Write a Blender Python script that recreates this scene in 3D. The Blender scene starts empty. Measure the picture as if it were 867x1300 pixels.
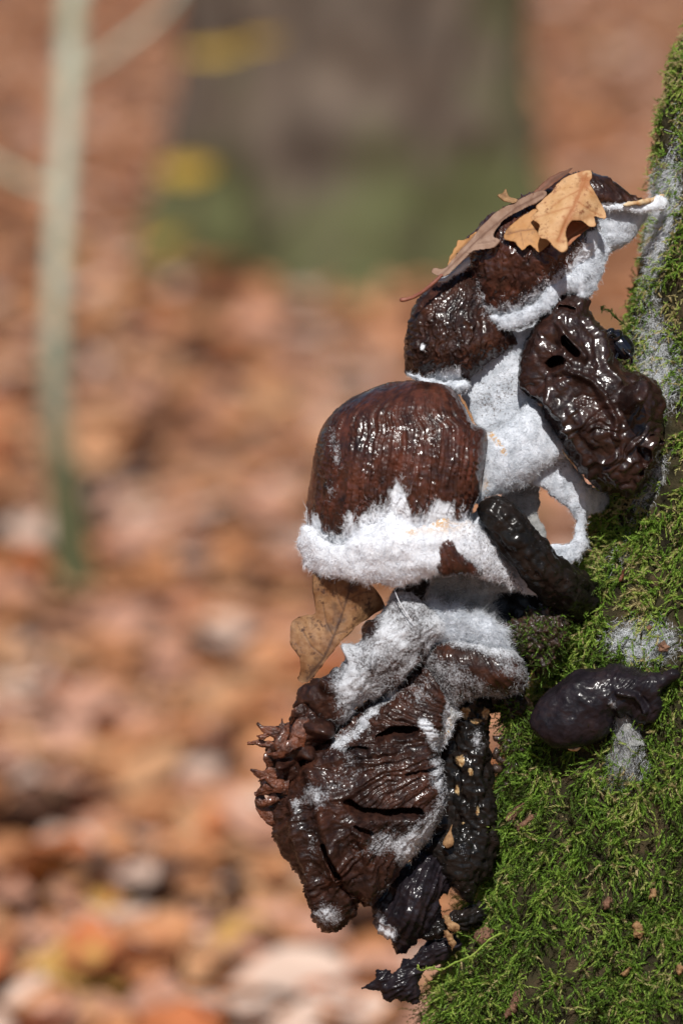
import bpy, math
import numpy as np
from mathutils import Vector

sc = bpy.context.scene
COL = sc.collection
rng = np.random.default_rng(7)

# ------------------------------------------------------------------ camera, sky, sun
S = 0.0003                       # metres per photo pixel at the focused distance
D0 = 1.19                        # focused distance
PITCH = math.radians(14.0)
CAM = np.array([0.0, 0.0, 0.80])
RIGHT = np.array([1.0, 0, 0])
UP = np.array([0, math.sin(PITCH), math.cos(PITCH)])
FWD = np.array([0, math.cos(PITCH), -math.sin(PITCH)])

cd = bpy.data.cameras.new('camera')
cam = bpy.data.objects.new('camera', cd)
COL.objects.link(cam)
cam.location = CAM
cam.rotation_euler = (math.pi / 2 - PITCH, 0, 0)
cd.sensor_fit = 'VERTICAL'
cd.sensor_height = 36.0
cd.lens = 36.0 * D0 / (1300 * S)
cd.clip_start = 0.05
cd.clip_end = 1000
cd.dof.use_dof = True
cd.dof.focus_distance = D0 - 55 * S
cd.dof.aperture_fstop = 4.4
sc.camera = cam

w = bpy.data.worlds.new('World')
sc.world = w
w.use_nodes = True
TO_SUN = RIGHT * -0.035 + UP * 0.63 - FWD * 0.75
TO_SUN = TO_SUN / np.linalg.norm(TO_SUN)
sun_el = math.asin(TO_SUN[2])
sun_az = math.atan2(TO_SUN[0], TO_SUN[1])
wn = w.node_tree
sky = wn.nodes.new('ShaderNodeTexSky')
sky.sky_type = 'NISHITA'
sky.sun_disc = False
sky.sun_elevation = sun_el
sky.sun_rotation = sun_az
bg = wn.nodes['Background']
bg.inputs['Strength'].default_value = 0.055
wn.links.new(sky.outputs[0], bg.inputs['Color'])

sl = bpy.data.lights.new('sun', 'SUN')
sl.energy = 5.0
sl.angle = math.radians(0.5)
sl.color = (1.0, 0.965, 0.92)
sun = bpy.data.objects.new('sun', sl)
COL.objects.link(sun)
sun.rotation_euler = Vector(TO_SUN).to_track_quat('Z', 'Y').to_euler()
sun.location = (-2, -2, 4)

sc.view_settings.view_transform = 'Standard'
sc.view_settings.look = 'None'
sc.view_settings.gamma = 1.0
sc.view_settings.exposure = 0.0


# ------------------------------------------------------------------ coordinates and noise
def W(P):
    """photo-plane millimetre grid (px, py, z toward camera) -> world metres"""
    P = np.asarray(P, float).reshape(-1, 3)
    d = D0 - P[:, 2] * S
    k = d / D0 * S
    X = (P[:, 0] - 433.5) * k
    Y = (650 - P[:, 1]) * k
    return CAM + X[:, None] * RIGHT + Y[:, None] * UP + d[:, None] * FWD


def ground_at(px, py):
    r = RIGHT * (px - 433.5) * S + UP * (650 - py) * S + FWD * D0
    return CAM + r * (CAM[2] / -r[2])


def at_depth(px, py, dist):
    r = RIGHT * (px - 433.5) * S / D0 + UP * (650 - py) * S / D0 + FWD
    return CAM + r * dist


_pr = np.random.default_rng(11)
PERM = _pr.permutation(256)
PERM = np.concatenate([PERM, PERM, PERM])
GR = _pr.normal(size=(256, 3))
GR /= np.linalg.norm(GR, axis=1)[:, None]


def perlin(P):
    P = np.asarray(P, float)
    i = np.floor(P).astype(int)
    f = P - i
    u = f * f * f * (f * (f * 6 - 15) + 10)
    out = 0
    X, Y, Z = i[:, 0] & 255, i[:, 1] & 255, i[:, 2] & 255
    for dx in (0, 1):
        for dy in (0, 1):
            for dz in (0, 1):
                h = PERM[PERM[PERM[(X + dx) & 255] + ((Y + dy) & 255)] + ((Z + dz) & 255)]
                g = GR[h]
                dot = g[:, 0] * (f[:, 0] - dx) + g[:, 1] * (f[:, 1] - dy) + g[:, 2] * (f[:, 2] - dz)
                wt = (u[:, 0] if dx else 1 - u[:, 0]) * (u[:, 1] if dy else 1 - u[:, 1]) * (u[:, 2] if dz else 1 - u[:, 2])
                out = out + dot * wt
    return out * 1.5


def fbm(P, size, oct=3, seed=0.0, gain=0.5):
    P = np.asarray(P, float) / size + seed * 17.31
    a, s = 1.0, 0
    for _ in range(oct):
        s = s + a * perlin(P)
        P = P * 2.03 + 5.7
        a *= gain
    return s


def ridged(P, size, oct=2, seed=0.0):
    P = np.asarray(P, float) / size + seed * 13.7
    a, s = 1.0, 0
    for _ in range(oct):
        s = s + a * (1 - np.abs(perlin(P)) * 2.2)
        P = P * 2.1 + 3.3
        a *= 0.5
    return s


def sstep(a, b, x):
    t = np.clip((x - a) / (b - a), 0, 1)
    return t * t * (3 - 2 * t)


def blob(x, y, cx, cy, rx, ry, rot=0.0):
    c, s = math.cos(rot), math.sin(rot)
    dx, dy = x - cx, y - cy
    a = (dx * c + dy * s) / rx
    b = (-dx * s + dy * c) / ry
    return np.exp(-(a * a + b * b))


def seg_dist(x, y, pts):
    """distance to an open polyline"""
    best = np.full(x.shape, 1e9)
    for (x0, y0), (x1, y1) in zip(pts[:-1], pts[1:]):
        vx, vy = x1 - x0, y1 - y0
        t = np.clip(((x - x0) * vx + (y - y0) * vy) / (vx * vx + vy * vy + 1e-9), 0, 1)
        best = np.minimum(best, np.hypot(x - x0 - t * vx, y - y0 - t * vy))
    return best


# ------------------------------------------------------------------ object helpers
def new_empty(name, label, cat, loc, group=None):
    o = bpy.data.objects.new(name, None)
    COL.objects.link(o)
    o.location = loc
    o.empty_display_size = 0.01
    o['label'] = label
    o['category'] = cat
    if group:
        o['group'] = group
    return o


def tag(o, label=None, cat=None, group=None, kind=None):
    if label:
        o['label'] = label
    if cat:
        o['category'] = cat
    if group:
        o['group'] = group
    if kind:
        o['kind'] = kind
    return o


def build(name, V, F, mat, parent=None, attrs=None, smooth=True, origin=None):
    """V world coordinates; F an (n,3) or (n,4) index array or a list of those"""
    V = np.asarray(V, float)
    Fs = F if isinstance(F, list) else [F]
    Fs = [np.asarray(f, np.int32) for f in Fs if len(f)]
    if parent is not None:
        org = np.array(_wloc(parent))
    else:
        org = np.array(origin) if origin is not None else V.mean(0)
    me = bpy.data.meshes.new(name)
    me.vertices.add(len(V))
    me.vertices.foreach_set('co', (V - org).astype(np.float32).ravel())
    nl = sum(f.size for f in Fs)
    npoly = sum(len(f) for f in Fs)
    me.loops.add(nl)
    me.polygons.add(npoly)
    me.loops.foreach_set('vertex_index', np.concatenate([f.ravel() for f in Fs]))
    tot = np.concatenate([np.full(len(f), f.shape[1], np.int32) for f in Fs])
    start = np.concatenate([[0], np.cumsum(tot)[:-1]]).astype(np.int32)
    me.polygons.foreach_set('loop_start', start)
    me.polygons.foreach_set('use_smooth', np.full(npoly, smooth))
    me.update(calc_edges=True)
    if attrs:
        for k, a in attrs.items():
            at = me.attributes.new(k, 'FLOAT', 'POINT')
            at.data.foreach_set('value', np.asarray(a, np.float32))
    me.materials.append(mat)
    o = bpy.data.objects.new(name, me)
    COL.objects.link(o)
    if parent is not None:
        o.parent = parent
    else:
        o.location = org
    return o


def _wloc(o):
    l = np.array(o.location)
    while o.parent is not None:
        o = o.parent
        l = l + np.array(o.location)
    return l


def catmull(pts, n=None, closed=True):
    p = np.asarray(pts, float)
    m = len(p)
    if closed:
        q = np.vstack([p[-1], p, p[0], p[1]])
        segs = m
    else:
        q = np.vstack([2 * p[0] - p[1], p, 2 * p[-1] - p[-2]])
        segs = m - 1
    k = max(2, int((n or m * 8) / segs))
    out = []
    for i in range(segs):
        a, b, c, d = q[i], q[i + 1], q[i + 2], q[i + 3]
        for t in np.arange(k) / k:
            out.append(0.5 * (2 * b + (c - a) * t + (2 * a - 5 * b + 4 * c - d) * t * t + (3 * b - a - 3 * c + d) * t ** 3))
    if not closed:
        out.append(p[-1])
    return np.array(out)


def poly_info(poly, X):
    """inside flag and nearest boundary point of each point in X"""
    A = poly
    B = np.roll(poly, -1, 0)
    ins = np.zeros(len(X), bool)
    near = np.zeros_like(X)
    for s in range(0, len(X), 6000):
        x = X[s:s + 6000]
        px, py = x[:, 0:1], x[:, 1:2]
        v = B - A
        t = np.clip(((px - A[:, 0]) * v[:, 0] + (py - A[:, 1]) * v[:, 1]) / ((v ** 2).sum(1) + 1e-9), 0, 1)
        qx = A[:, 0] + t * v[:, 0]
        qy = A[:, 1] + t * v[:, 1]
        j = np.argmin((px - qx) ** 2 + (py - qy) ** 2, 1)
        r = np.arange(len(x))
        near[s:s + 6000, 0] = qx[r, j]
        near[s:s + 6000, 1] = qy[r, j]
        c = (A[:, 1] > py) != (B[:, 1] > py)
        xi = v[:, 0] * (py - A[:, 1]) / np.where(v[:, 1] == 0, 1e-9, v[:, 1]) + A[:, 0]
        ins[s:s + 6000] = ((c & (px < xi)).sum(1) % 2) == 1
    return ins, near


def vnormals(V, F):
    n = np.zeros_like(V)
    a, b, c, d = V[F[:, 0]], V[F[:, 1]], V[F[:, 2]], V[F[:, 3]]
    fn = np.cross(c - a, d - b)
    for k in range(4):
        np.add.at(n, F[:, k], fn)
    l = np.linalg.norm(n, axis=1)[:, None]
    return n / np.where(l == 0, 1, l)


class Sheet:
    pass


def pillow(outline, step=1.6, H=40, back=0.6, zb=0.0, holes=(), jag=0.0, jsize=14, power=1.0,
           disp=None, sheet=None, thick=None, smooth_outline=True, seed=0.0, vec=None):
    """a closed inflated solid over an outline: front bulges H toward the camera, back bulges H*back away.
    zb: number or fn(x,y); sheet: use zb as a thin curved sheet of given thick."""
    poly = catmull(outline) if smooth_outline else np.asarray(outline, float)
    def jagged(q):
        if jag <= 0:
            return q
        q3 = np.c_[q, np.full(len(q), seed * 3.1)]
        return q + np.c_[fbm(q3, jsize, 3, seed + 1), fbm(q3, jsize, 3, seed + 2)] * jag
    poly = jagged(poly)
    hp = [jagged(catmull(h)) for h in holes]
    x0, y0 = poly.min(0) - 2.5 * step
    x1, y1 = poly.max(0) + 2.5 * step
    nx, ny = int((x1 - x0) / step) + 2, int((y1 - y0) / step) + 2
    gx, gy = np.meshgrid(x0 + np.arange(nx) * step, y0 + np.arange(ny) * step)
    X = np.c_[gx.ravel(), gy.ravel()]
    ins, near = poly_info(poly, X)
    for h in hp:
        i2, n2 = poly_info(h, X)
        dn = np.hypot(*(near - X).T)
        d2 = np.hypot(*(n2 - X).T)
        use = i2 | (ins & (d2 < dn))
        near[use] = n2[use]
    inside = ins.reshape(ny, nx)
    full = inside
    # smooth inflation: Poisson solve, coarse to fine
    h = None
    for lev in (8, 4, 2, 1):
        m = inside[::lev, ::lev]
        if min(m.shape) < 6:
            continue
        if h is None:
            h = np.zeros(m.shape)
        else:
            r = np.repeat(np.repeat(h, 2, 0), 2, 1)
            h = np.zeros(m.shape)
            a, b = min(r.shape[0], m.shape[0]), min(r.shape[1], m.shape[1])
            h[:a, :b] = r[:a, :b]
        h = h * m
        k = (lev * step) ** 2
        for _ in range(160 if lev > 1 else 60):
            hn = np.zeros_like(h)
            hn[1:-1, 1:-1] = 0.25 * (h[:-2, 1:-1] + h[2:, 1:-1] + h[1:-1, :-2] + h[1:-1, 2:] + k)
            h = hn * m
    h = (h / max(h.max(), 1e-9)) ** 0.5
    h = h.ravel() ** power
    solid = ins.copy()
    for hq in hp:
        ins = ins & ~poly_info(hq, X)[0]
    inside = ins.reshape(ny, nx)
    # cells
    q = inside[:-1, :-1] | inside[1:, :-1] | inside[:-1, 1:] | inside[1:, 1:]
    jy, jx = np.nonzero(q)
    c0 = jy * nx + jx
    Q = np.c_[c0, c0 + nx, c0 + nx + 1, c0 + 1]
    used = np.unique(Q)
    Xs = X.copy()
    out = ~ins
    Xs[out] = near[out]
    x, y = Xs[:, 0], Xs[:, 1]
    hh = np.where(solid, h, 0)
    z0 = zb(x, y) if callable(zb) else np.full(len(x), float(zb))
    if sheet:
        zf = z0
        zk = z0 - thick * np.clip(hh * 4, 0, 1)
    else:
        zf = z0 + H * hh
        zk = z0 - H * back * hh
    mapf = -np.ones(len(X), int)
    mapf[used] = np.arange(len(used))
    inn = used[ins[used]]
    mapb = mapf.copy()
    mapb[inn] = len(used) + np.arange(len(inn))
    V = np.vstack([np.c_[x[used], y[used], zf[used]], np.c_[x[inn], y[inn], zk[inn]]])
    F = np.vstack([mapf[Q], mapb[Q][:, ::-1]])
    P = Sheet()
    P.V0 = V.copy()
    P.F = F
    P.nf = len(used)
    P.h = np.concatenate([hh[used], hh[inn]])
    P.front = np.concatenate([np.ones(len(used)), np.zeros(len(inn))])
    P.poly = poly
    N = vnormals(V, F)
    P.N = N
    if disp is not None:
        dd = disp(V[:, 0], V[:, 1], V[:, 2], P)
        dd = np.where(P.front > 0, dd, dd * 0.3)
        V = V + N * dd[:, None]
        P.N = vnormals(V, F)
    if vec is not None:
        V = V + vec(P.V0[:, 0], P.V0[:, 1], P) * P.front[:, None]
        P.N = vnormals(V, F)
    P.V = V
    return P


def tear(pts, width, depth, up=0.55):
    """a slit torn into a surface, running in and up under its upper lip"""
    def f(x, y):
        m = sstep(1.3, 0.45, seg_dist(x, y, pts) / width)
        return m[:, None] * np.array([0, -up * depth, -depth])
    return f


def put(name, P, mat, parent=None, attrs=None, **k):
    a = {}
    for key, f in (attrs or {}).items():
        a[key] = f(P.V0[:, 0], P.V0[:, 1], P.V0[:, 2], P) if callable(f) else f
    a['edge'] = P.h
    P.attrs = a
    return build(name, W(P.V), P.F, mat, parent, a, **k)


def tube(path, radii, seg=20, sub=None, bump=0.0, bsize=12, flat=1.0, seed=0.0, endround=True, stri=0.0, sk=2.6):
    path = np.asarray(path, float)
    n = sub or len(path) * 8
    p = catmull(path, n, closed=False)
    rr = np.interp(np.linspace(0, 1, len(p)), np.linspace(0, 1, len(radii)), radii)
    if endround:
        L = np.concatenate([[0], np.cumsum(np.linalg.norm(np.diff(p, axis=0), axis=1))])
        e = np.minimum(L, L[-1] - L)
        rr = rr * np.sqrt(np.clip(1 - (1 - np.clip(e / (rr + 1e-6), 0.02, 1)) ** 2, 0.01, 1))
    t = np.gradient(p, axis=0)
    t /= np.linalg.norm(t, axis=1)[:, None]
    a = np.array([0, 0, 1.0])
    if abs(t[0] @ a) > 0.9:
        a = np.array([0, 1.0, 0])
    V = []
    for i in range(len(p)):
        u = a - t[i] * (a @ t[i])
        u /= np.linalg.norm(u)
        a = u
        v = np.cross(t[i], u)
        ang = np.arange(seg) / seg * 2 * math.pi
        V.append(p[i] + rr[i] * (np.cos(ang)[:, None] * u * flat + np.sin(ang)[:, None] * v))
    V = np.vstack(V)
    if bump:
        ctr = np.repeat(p, seg, 0)
        dirs = V - ctr
        dirs /= np.linalg.norm(dirs, axis=1)[:, None] + 1e-9
        V = V + dirs * (fbm(V, bsize, 3, seed) * bump)[:, None]
    if stri:
        Ls = np.repeat(np.concatenate([[0], np.cumsum(np.linalg.norm(np.diff(p, axis=0), axis=1))]), seg)
        an = np.tile(np.arange(seg) / seg * 2 * math.pi, len(p))
        ctr = np.repeat(p, seg, 0)
        dirs = V - ctr
        dirs /= np.linalg.norm(dirs, axis=1)[:, None] + 1e-9
        q = np.c_[np.cos(an) * sk, np.sin(an) * sk, Ls / 85 + seed]
        fd = 0.5 * (0.4 - np.abs(perlin(q)) * 2) + 0.3 * (0.4 - np.abs(perlin(q * np.array([2.3, 2.3, 2.0]) + 4)) * 2)
        V = V + dirs * (fd * 2 * stri)[:, None]
    m = len(p)
    i, j = np.meshgrid(np.arange(m - 1), np.arange(seg), indexing='ij')
    c = (i * seg + j).ravel()
    dn = (i * seg + (j + 1) % seg).ravel()
    F = np.c_[c, dn, dn + seg, c + seg]
    c0, c1 = len(V), len(V) + 1
    V = np.vstack([V, p[0], p[-1]])
    k = np.arange(seg)
    T = np.vstack([np.c_[np.full(seg, c0), (k + 1) % seg, k],
                   np.c_[np.full(seg, c1), (m - 1) * seg + k, (m - 1) * seg + (k + 1) % seg]])
    return V, [F, T]


def merge(parts):
    Vs, Q, T, o = [], [], [], 0
    for V, F in parts:
        for f in (F if isinstance(F, list) else [F]):
            f = np.asarray(f)
            (Q if f.shape[1] == 4 else T).append(f + o)
        Vs.append(V)
        o += len(V)
    out = []
    if Q:
        out.append(np.vstack(Q))
    if T:
        out.append(np.vstack(T))
    return np.vstack(Vs), out


def fibres(V, F, N, weight, count, length=7, width=0.5, droop=0.25, spread=0.8, seed=1, comb=None, mat_=0.0):
    """thin bent hairs rooted on a surface (photo-plane units); returns V, F"""
    r = np.random.default_rng(seed)
    a, b, c = V[F[:, 0]], V[F[:, 1]], V[F[:, 2]]
    area = np.linalg.norm(np.cross(c - a, V[F[:, 3]] - b), axis=1)
    p = area * weight[F].mean(1)
    if p.sum() <= 0:
        return np.zeros((0, 3)), np.zeros((0, 3), int)
    f = r.choice(len(F), count, p=p / p.sum())
    u, v = r.random((2, count, 1))
    P = (V[F[f, 0]] * (1 - u) + V[F[f, 1]] * u) * (1 - v) + (V[F[f, 3]] * (1 - u) + V[F[f, 2]] * u) * v
    n = N[F[f, 0]]
    if mat_ > 0:                                        # lie along a swirling field, matted like felt
        q = P / 14.0
        fl = np.c_[perlin(q), perlin(q + 31.7), perlin(q + 63.1)]
        fl = fl - n * (fl * n).sum(1)[:, None]
        fl /= np.linalg.norm(fl, axis=1)[:, None] + 1e-6
        d = n * (1 - mat_) * 0.9 + fl * mat_ + r.normal(size=(count, 3)) * spread * 0.55
    else:
        d = n + r.normal(size=(count, 3)) * spread
    if comb is not None:
        d = d + np.asarray(comb)
    d /= np.linalg.norm(d, axis=1)[:, None]
    L = length * (0.4 + r.random((count, 1)) * 0.9)
    g = np.array([0, 1.0, 0]) * droop
    p1 = P + d * L * 0.5 + g * L * 0.15 + r.normal(size=(count, 3)) * L * 0.1
    p2 = P + d * L + g * L * 0.5 + r.normal(size=(count, 3)) * L * 0.22
    s = np.cross(d, r.normal(size=(count, 3)))
    s /= np.linalg.norm(s, axis=1)[:, None]
    wd = width * 0.5
    VV = np.stack([P - s * wd, P + s * wd, p1 - s * wd * 0.8, p1 + s * wd * 0.8, p2], 1).reshape(-1, 3)
    o = np.arange(count)[:, None] * 5
    FF = np.vstack([o + np.array([0, 1, 3]), o + np.array([0, 3, 2]), o + np.array([2, 3, 4])])
    return VV, FF


# ------------------------------------------------------------------ materials
class NB:
    def __init__(s, name):
        s.m = bpy.data.materials.new(name)
        s.m.use_nodes = True
        s.nt = s.m.node_tree
        s.b = s.nt.nodes['Principled BSDF']
        s.out = s.nt.nodes['Material Output']
        tc = s.nt.nodes.new('ShaderNodeTexCoord')
        g = s.nt.nodes.new('ShaderNodeNewGeometry')
        s.pos = g.outputs['Position']
        s.obj = tc.outputs['Object']

    def node(s, t, **k):
        n = s.nt.nodes.new(t)
        for a, b in k.items():
            setattr(n, a, b)
        return n

    def ln(s, a, b):
        s.nt.links.new(a, b)

    def noise(s, size_m, detail=3, rough=0.55, dist=0.0, vec=None):
        n = s.node('ShaderNodeTexNoise')
        s.ln(vec or s.obj, n.inputs['Vector'])
        n.inputs['Scale'].default_value = 1.0 / size_m
        n.inputs['Detail'].default_value = detail
        n.inputs['Roughness'].default_value = rough
        n.inputs['Distortion'].default_value = dist
        return n.outputs['Fac']

    def attr(s, name):
        n = s.node('ShaderNodeAttribute')
        n.attribute_name = name
        return n.outputs['Fac']

    def math(s, op, a, b=None, clamp=False):
        n = s.node('ShaderNodeMath', operation=op)
        n.use_clamp = clamp
        for i, v in enumerate((a, b)):
            if v is None:
                continue
            if isinstance(v, (int, float)):
                n.inputs[i].default_value = v
            else:
                s.ln(v, n.inputs[i])
        return n.outputs[0]

    def ramp(s, fac, stops):
        n = s.node('ShaderNodeValToRGB')
        e = n.color_ramp.elements
        while len(e) < len(stops):
            e.new(0.5)
        for i, (p, c) in enumerate(stops):
            e[i].position = p
            e[i].color = (*c, 1) if len(c) == 3 else c
        s.ln(fac, n.inputs[0])
        return n.outputs[0]

    def mix(s, fac, a, b):
        n = s.node('ShaderNodeMix', data_type='RGBA')
        for i, v in ((0, fac), (6, a), (7, b)):
            if isinstance(v, (int, float)):
                n.inputs[i].default_value = v
            elif isinstance(v, tuple):
                n.inputs[i].default_value = (*v, 1)
            else:
                s.ln(v, n.inputs[i])
        return n.outputs[2]

    def mixf(s, fac, a, b):
        n = s.node('ShaderNodeMix', data_type='FLOAT')
        for i, v in ((0, fac), (2, a), (3, b)):
            if isinstance(v, (int, float)):
                n.inputs[i].default_value = v
            else:
                s.ln(v, n.inputs[i])
        return n.outputs[0]

    def bump(s, h, strength, dist):
        n = s.node('ShaderNodeBump')
        n.inputs['Strength'].default_value = strength
        n.inputs['Distance'].default_value = dist
        s.ln(h, n.inputs['Height'])
        s.ln(n.outputs[0], s.b.inputs['Normal'])

    def set(s, **k):
        for a, v in k.items():
            i = s.b.inputs[a.replace('_', ' ')]
            if isinstance(v, (int, float)):
                i.default_value = v
            elif isinstance(v, tuple):
                i.default_value = (*v, 1) if len(v) == 3 else v
            else:
                s.ln(v, i)
        return s


PXM = S
MOULD_WHITE = (0.76, 0.78, 0.82)


def cap_material(name, dark, mid, red, rough=0.38, coat=0.8, speck=1.0, bmp=1.6, spec=0.18, cbump=0.4):
    """wet rotten mushroom skin with a powdery film where the mould attribute is high"""
    b = NB(name)
    n1 = b.noise(46 * PXM, 4)
    n2 = b.noise(9 * PXM, 3)
    t = b.math('ADD', b.math('MULTIPLY', n1, 0.55), b.math('MULTIPLY', n2, 0.45))
    t = b.math('ADD', t, b.math('MULTIPLY', b.attr('streak'), 0.06))
    base = b.ramp(t, [(0.36, dark), (0.52, mid), (0.68, red)])
    fine = b.noise(2.6 * PXM, 2, 0.7)
    med = b.noise(11 * PXM, 3, 0.6)
    m = b.attr('mould')
    nn = b.math('ADD', b.math('MULTIPLY', fine, 1.1), b.math('MULTIPLY', med, 0.8))
    fac = b.math('ADD', b.math('MULTIPLY', m, 1.6), b.math('SUBTRACT', nn, 1.62))
    fac = b.math('MULTIPLY', fac, 2.6 * speck, clamp=True)
    fac = b.math('MULTIPLY', fac, b.math('GREATER_THAN', m, 0.02))
    film = b.mix(b.math('MULTIPLY', b.math('SUBTRACT', m, 0.45), 2.0, clamp=True), (0.34, 0.35, 0.37), (0.70, 0.72, 0.76))
    col = b.mix(fac, base, film)
    pl = b.math('MULTIPLY', b.math('SUBTRACT', b.math('ADD', b.attr('pale'), b.math('MULTIPLY', b.noise(7 * PXM, 4, 0.7), 1.2)), 1.15), 5.0, clamp=True)
    col = b.mix(pl, col, b.ramp(b.noise(6 * PXM, 3), [(0.35, (0.22, 0.10, 0.03)), (0.65, (0.52, 0.38, 0.20))]))
    rv = b.mixf(n2, rough * 0.6, rough * 1.7)
    b.set(Base_Color=col, Roughness=b.mixf(fac, rv, 0.95), Coat_Weight=b.math('MULTIPLY', b.math('MULTIPLY', b.math('SUBTRACT', 1.0, fac), coat), b.math('MULTIPLY', b.math('SUBTRACT', b.noise(34 * PXM, 4, 0.65), 0.33), 4.0, clamp=True)),
          Coat_Roughness=b.mixf(b.noise(20 * PXM, 3), 0.10, 0.26), Specular_IOR_Level=spec)
    hgt = b.math('ADD', b.noise(6 * PXM, 3, 0.6), b.math('MULTIPLY', fac, 0.5))
    b.bump(hgt, 0.8, bmp * PXM)
    cb = b.node('ShaderNodeBump')
    cb.inputs['Strength'].default_value = cbump
    cb.inputs['Distance'].default_value = 2.2 * PXM
    b.ln(b.noise(11 * PXM, 3, 0.5), cb.inputs['Height'])
    b.ln(cb.outputs[0], b.b.inputs['Coat Normal'])
    return b.m


def mould_material(name, col=MOULD_WHITE, grey=(0.55, 0.57, 0.60), bits=0.0):
    b = NB(name)
    n = b.noise(16 * PXM, 4, 0.6)
    c = b.ramp(n, [(0.35, grey), (0.60, col)])
    if bits > 0:                                        # dark bits of cap showing through a thin weft
        f = b.noise(3.2 * PXM, 3, 0.75)
        k = b.attr('thin')
        fac = b.math('MULTIPLY', b.math('SUBTRACT', b.math('ADD', f, b.math('MULTIPLY', k, 0.32)), 0.74), 6.0 * bits, clamp=True)
        c = b.mix(fac, c, (0.10, 0.075, 0.065))
        y = b.attr('rust')
        fy = b.math('MULTIPLY', y, b.math('GREATER_THAN', b.noise(5 * PXM, 2), 0.47))
        c = b.mix(fy, c, (0.50, 0.27, 0.07))
    if bits > 0:                                        # the weft thins out to a cobweb at its edges
        al = b.math('ADD', b.math('MULTIPLY', b.attr('edge'), 2.4), b.math('SUBTRACT', b.math('ADD', b.math('MULTIPLY', b.noise(4.5 * PXM, 3, 0.7), 1.0), b.math('MULTIPLY', b.noise(16 * PXM, 2), 0.9)), 1.18))
        b.set(Alpha=b.math('MULTIPLY', al, 4.0, clamp=True))
    b.set(Base_Color=c, Roughness=1.0, Specular_IOR_Level=0.1, Subsurface_Weight=0.15, Subsurface_Scale=3 * PXM)
    b.b.inputs['Subsurface Radius'].default_value = (1, 1, 1)
    b.bump(b.noise(2.4 * PXM, 3, 0.7), 0.7, 1.6 * PXM)
    return b.m


def hair_material(name, col, trans=0.25):
    b = NB(name)
    b.set(Base_Color=col, Roughness=0.8, Specular_IOR_Level=0.2)
    t = b.node('ShaderNodeBsdfTranslucent')
    t.inputs[0].default_value = (*col, 1)
    mx = b.node('ShaderNodeMixShader')
    mx.inputs[0].default_value = trans
    b.ln(b.b.outputs[0], mx.inputs[1])
    b.ln(t.outputs[0], mx.inputs[2])
    b.ln(mx.outputs[0], b.out.inputs[0])
    return b.m


def leaf_material(name, c1, c2, vein, spot=(0.08, 0.045, 0.03), trans=0.2, spots=0.6):
    b = NB(name)
    n = b.noise(26 * PXM, 5, 0.65)
    c = b.ramp(n, [(0.35, c1), (0.65, c2)])
    sp = b.math('MULTIPLY', b.math('SUBTRACT', b.noise(11 * PXM, 5, 0.75), 0.545), 9 * spots, clamp=True)
    c = b.mix(sp, c, spot)
    bl = b.math('MULTIPLY', b.math('SUBTRACT', b.noise(24 * PXM, 5, 0.7, 0.6), 0.56), 5 * spots, clamp=True)
    c = b.mix(b.math('MULTIPLY', bl, 0.8), c, tuple(0.55 * q for q in c1))
    c = b.mix(b.math('MULTIPLY', b.attr('vein'), 0.85), c, vein)
    b.set(Base_Color=c, Roughness=0.6, Specular_IOR_Level=0.3)
    b.bump(b.noise(5 * PXM, 4, 0.7), 0.45, 1.2 * PXM)
    t = b.node('ShaderNodeBsdfTranslucent')
    b.ln(c, t.inputs[0])
    mx = b.node('ShaderNodeMixShader')
    mx.inputs[0].default_value = trans
    b.ln(b.b.outputs[0], mx.inputs[1])
    b.ln(t.outputs[0], mx.inputs[2])
    b.ln(mx.outputs[0], b.out.inputs[0])
    return b.m


def simple_material(name, c1, c2, size_m, rough=0.8, bump=0.0, bsize=None, spec=0.3, coat=0.0):
    b = NB(name)
    c = b.ramp(b.noise(size_m, 4, 0.6), [(0.35, c1), (0.65, c2)])
    b.set(Base_Color=c, Roughness=rough, Specular_IOR_Level=spec, Coat_Weight=coat, Coat_Roughness=0.1)
    if bump:
        b.bump(b.noise(bsize or size_m / 4, 4, 0.65), bump, (bsize or size_m / 4) * 0.6)
    return b.m


M_CAP = cap_material('wet_brown_cap', (0.014, 0.006, 0.005), (0.050, 0.0160, 0.0095), (0.098, 0.028, 0.015), coat=1.0, cbump=0.10, bmp=1.2)
M_CAP2 = cap_material('wet_dark_striped_cap', (0.010, 0.005, 0.0045), (0.030, 0.0115, 0.0075), (0.068, 0.022, 0.011), cbump=0.2)
M_SLIME = cap_material('slimy_rotten_cap', (0.008, 0.0045, 0.004), (0.021, 0.009, 0.007), (0.046, 0.017, 0.011), rough=0.38, coat=1.0, bmp=1.8, cbump=0.24)
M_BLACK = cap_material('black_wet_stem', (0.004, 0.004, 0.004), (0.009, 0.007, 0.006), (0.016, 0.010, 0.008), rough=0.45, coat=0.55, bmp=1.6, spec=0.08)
M_DARKCAP = cap_material('blackish_cap', (0.006, 0.005, 0.007), (0.013, 0.0095, 0.0125), (0.025, 0.015, 0.016), rough=0.45, coat=0.45, bmp=1.6, spec=0.10)
M_LOW = cap_material('leathery_brown_cap', (0.009, 0.004, 0.0035), (0.028, 0.010, 0.006), (0.062, 0.020, 0.010), rough=0.46, coat=0.55, bmp=2.0, cbump=0.45)
M_FRAY = simple_material('frayed_orange_brown_flesh', (0.025, 0.009, 0.006), (0.165, 0.050, 0.021), 18 * PXM, 0.36, 1.0, 7 * PXM, 0.5, 0.3)
M_MOULD = mould_material('white_mould')
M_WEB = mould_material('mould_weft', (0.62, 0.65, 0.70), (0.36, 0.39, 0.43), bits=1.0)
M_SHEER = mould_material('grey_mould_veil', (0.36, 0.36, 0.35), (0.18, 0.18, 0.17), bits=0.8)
M_RIM = mould_material('thick_white_mould', (0.80, 0.82, 0.86), (0.64, 0.66, 0.70), bits=0.8)
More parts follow.
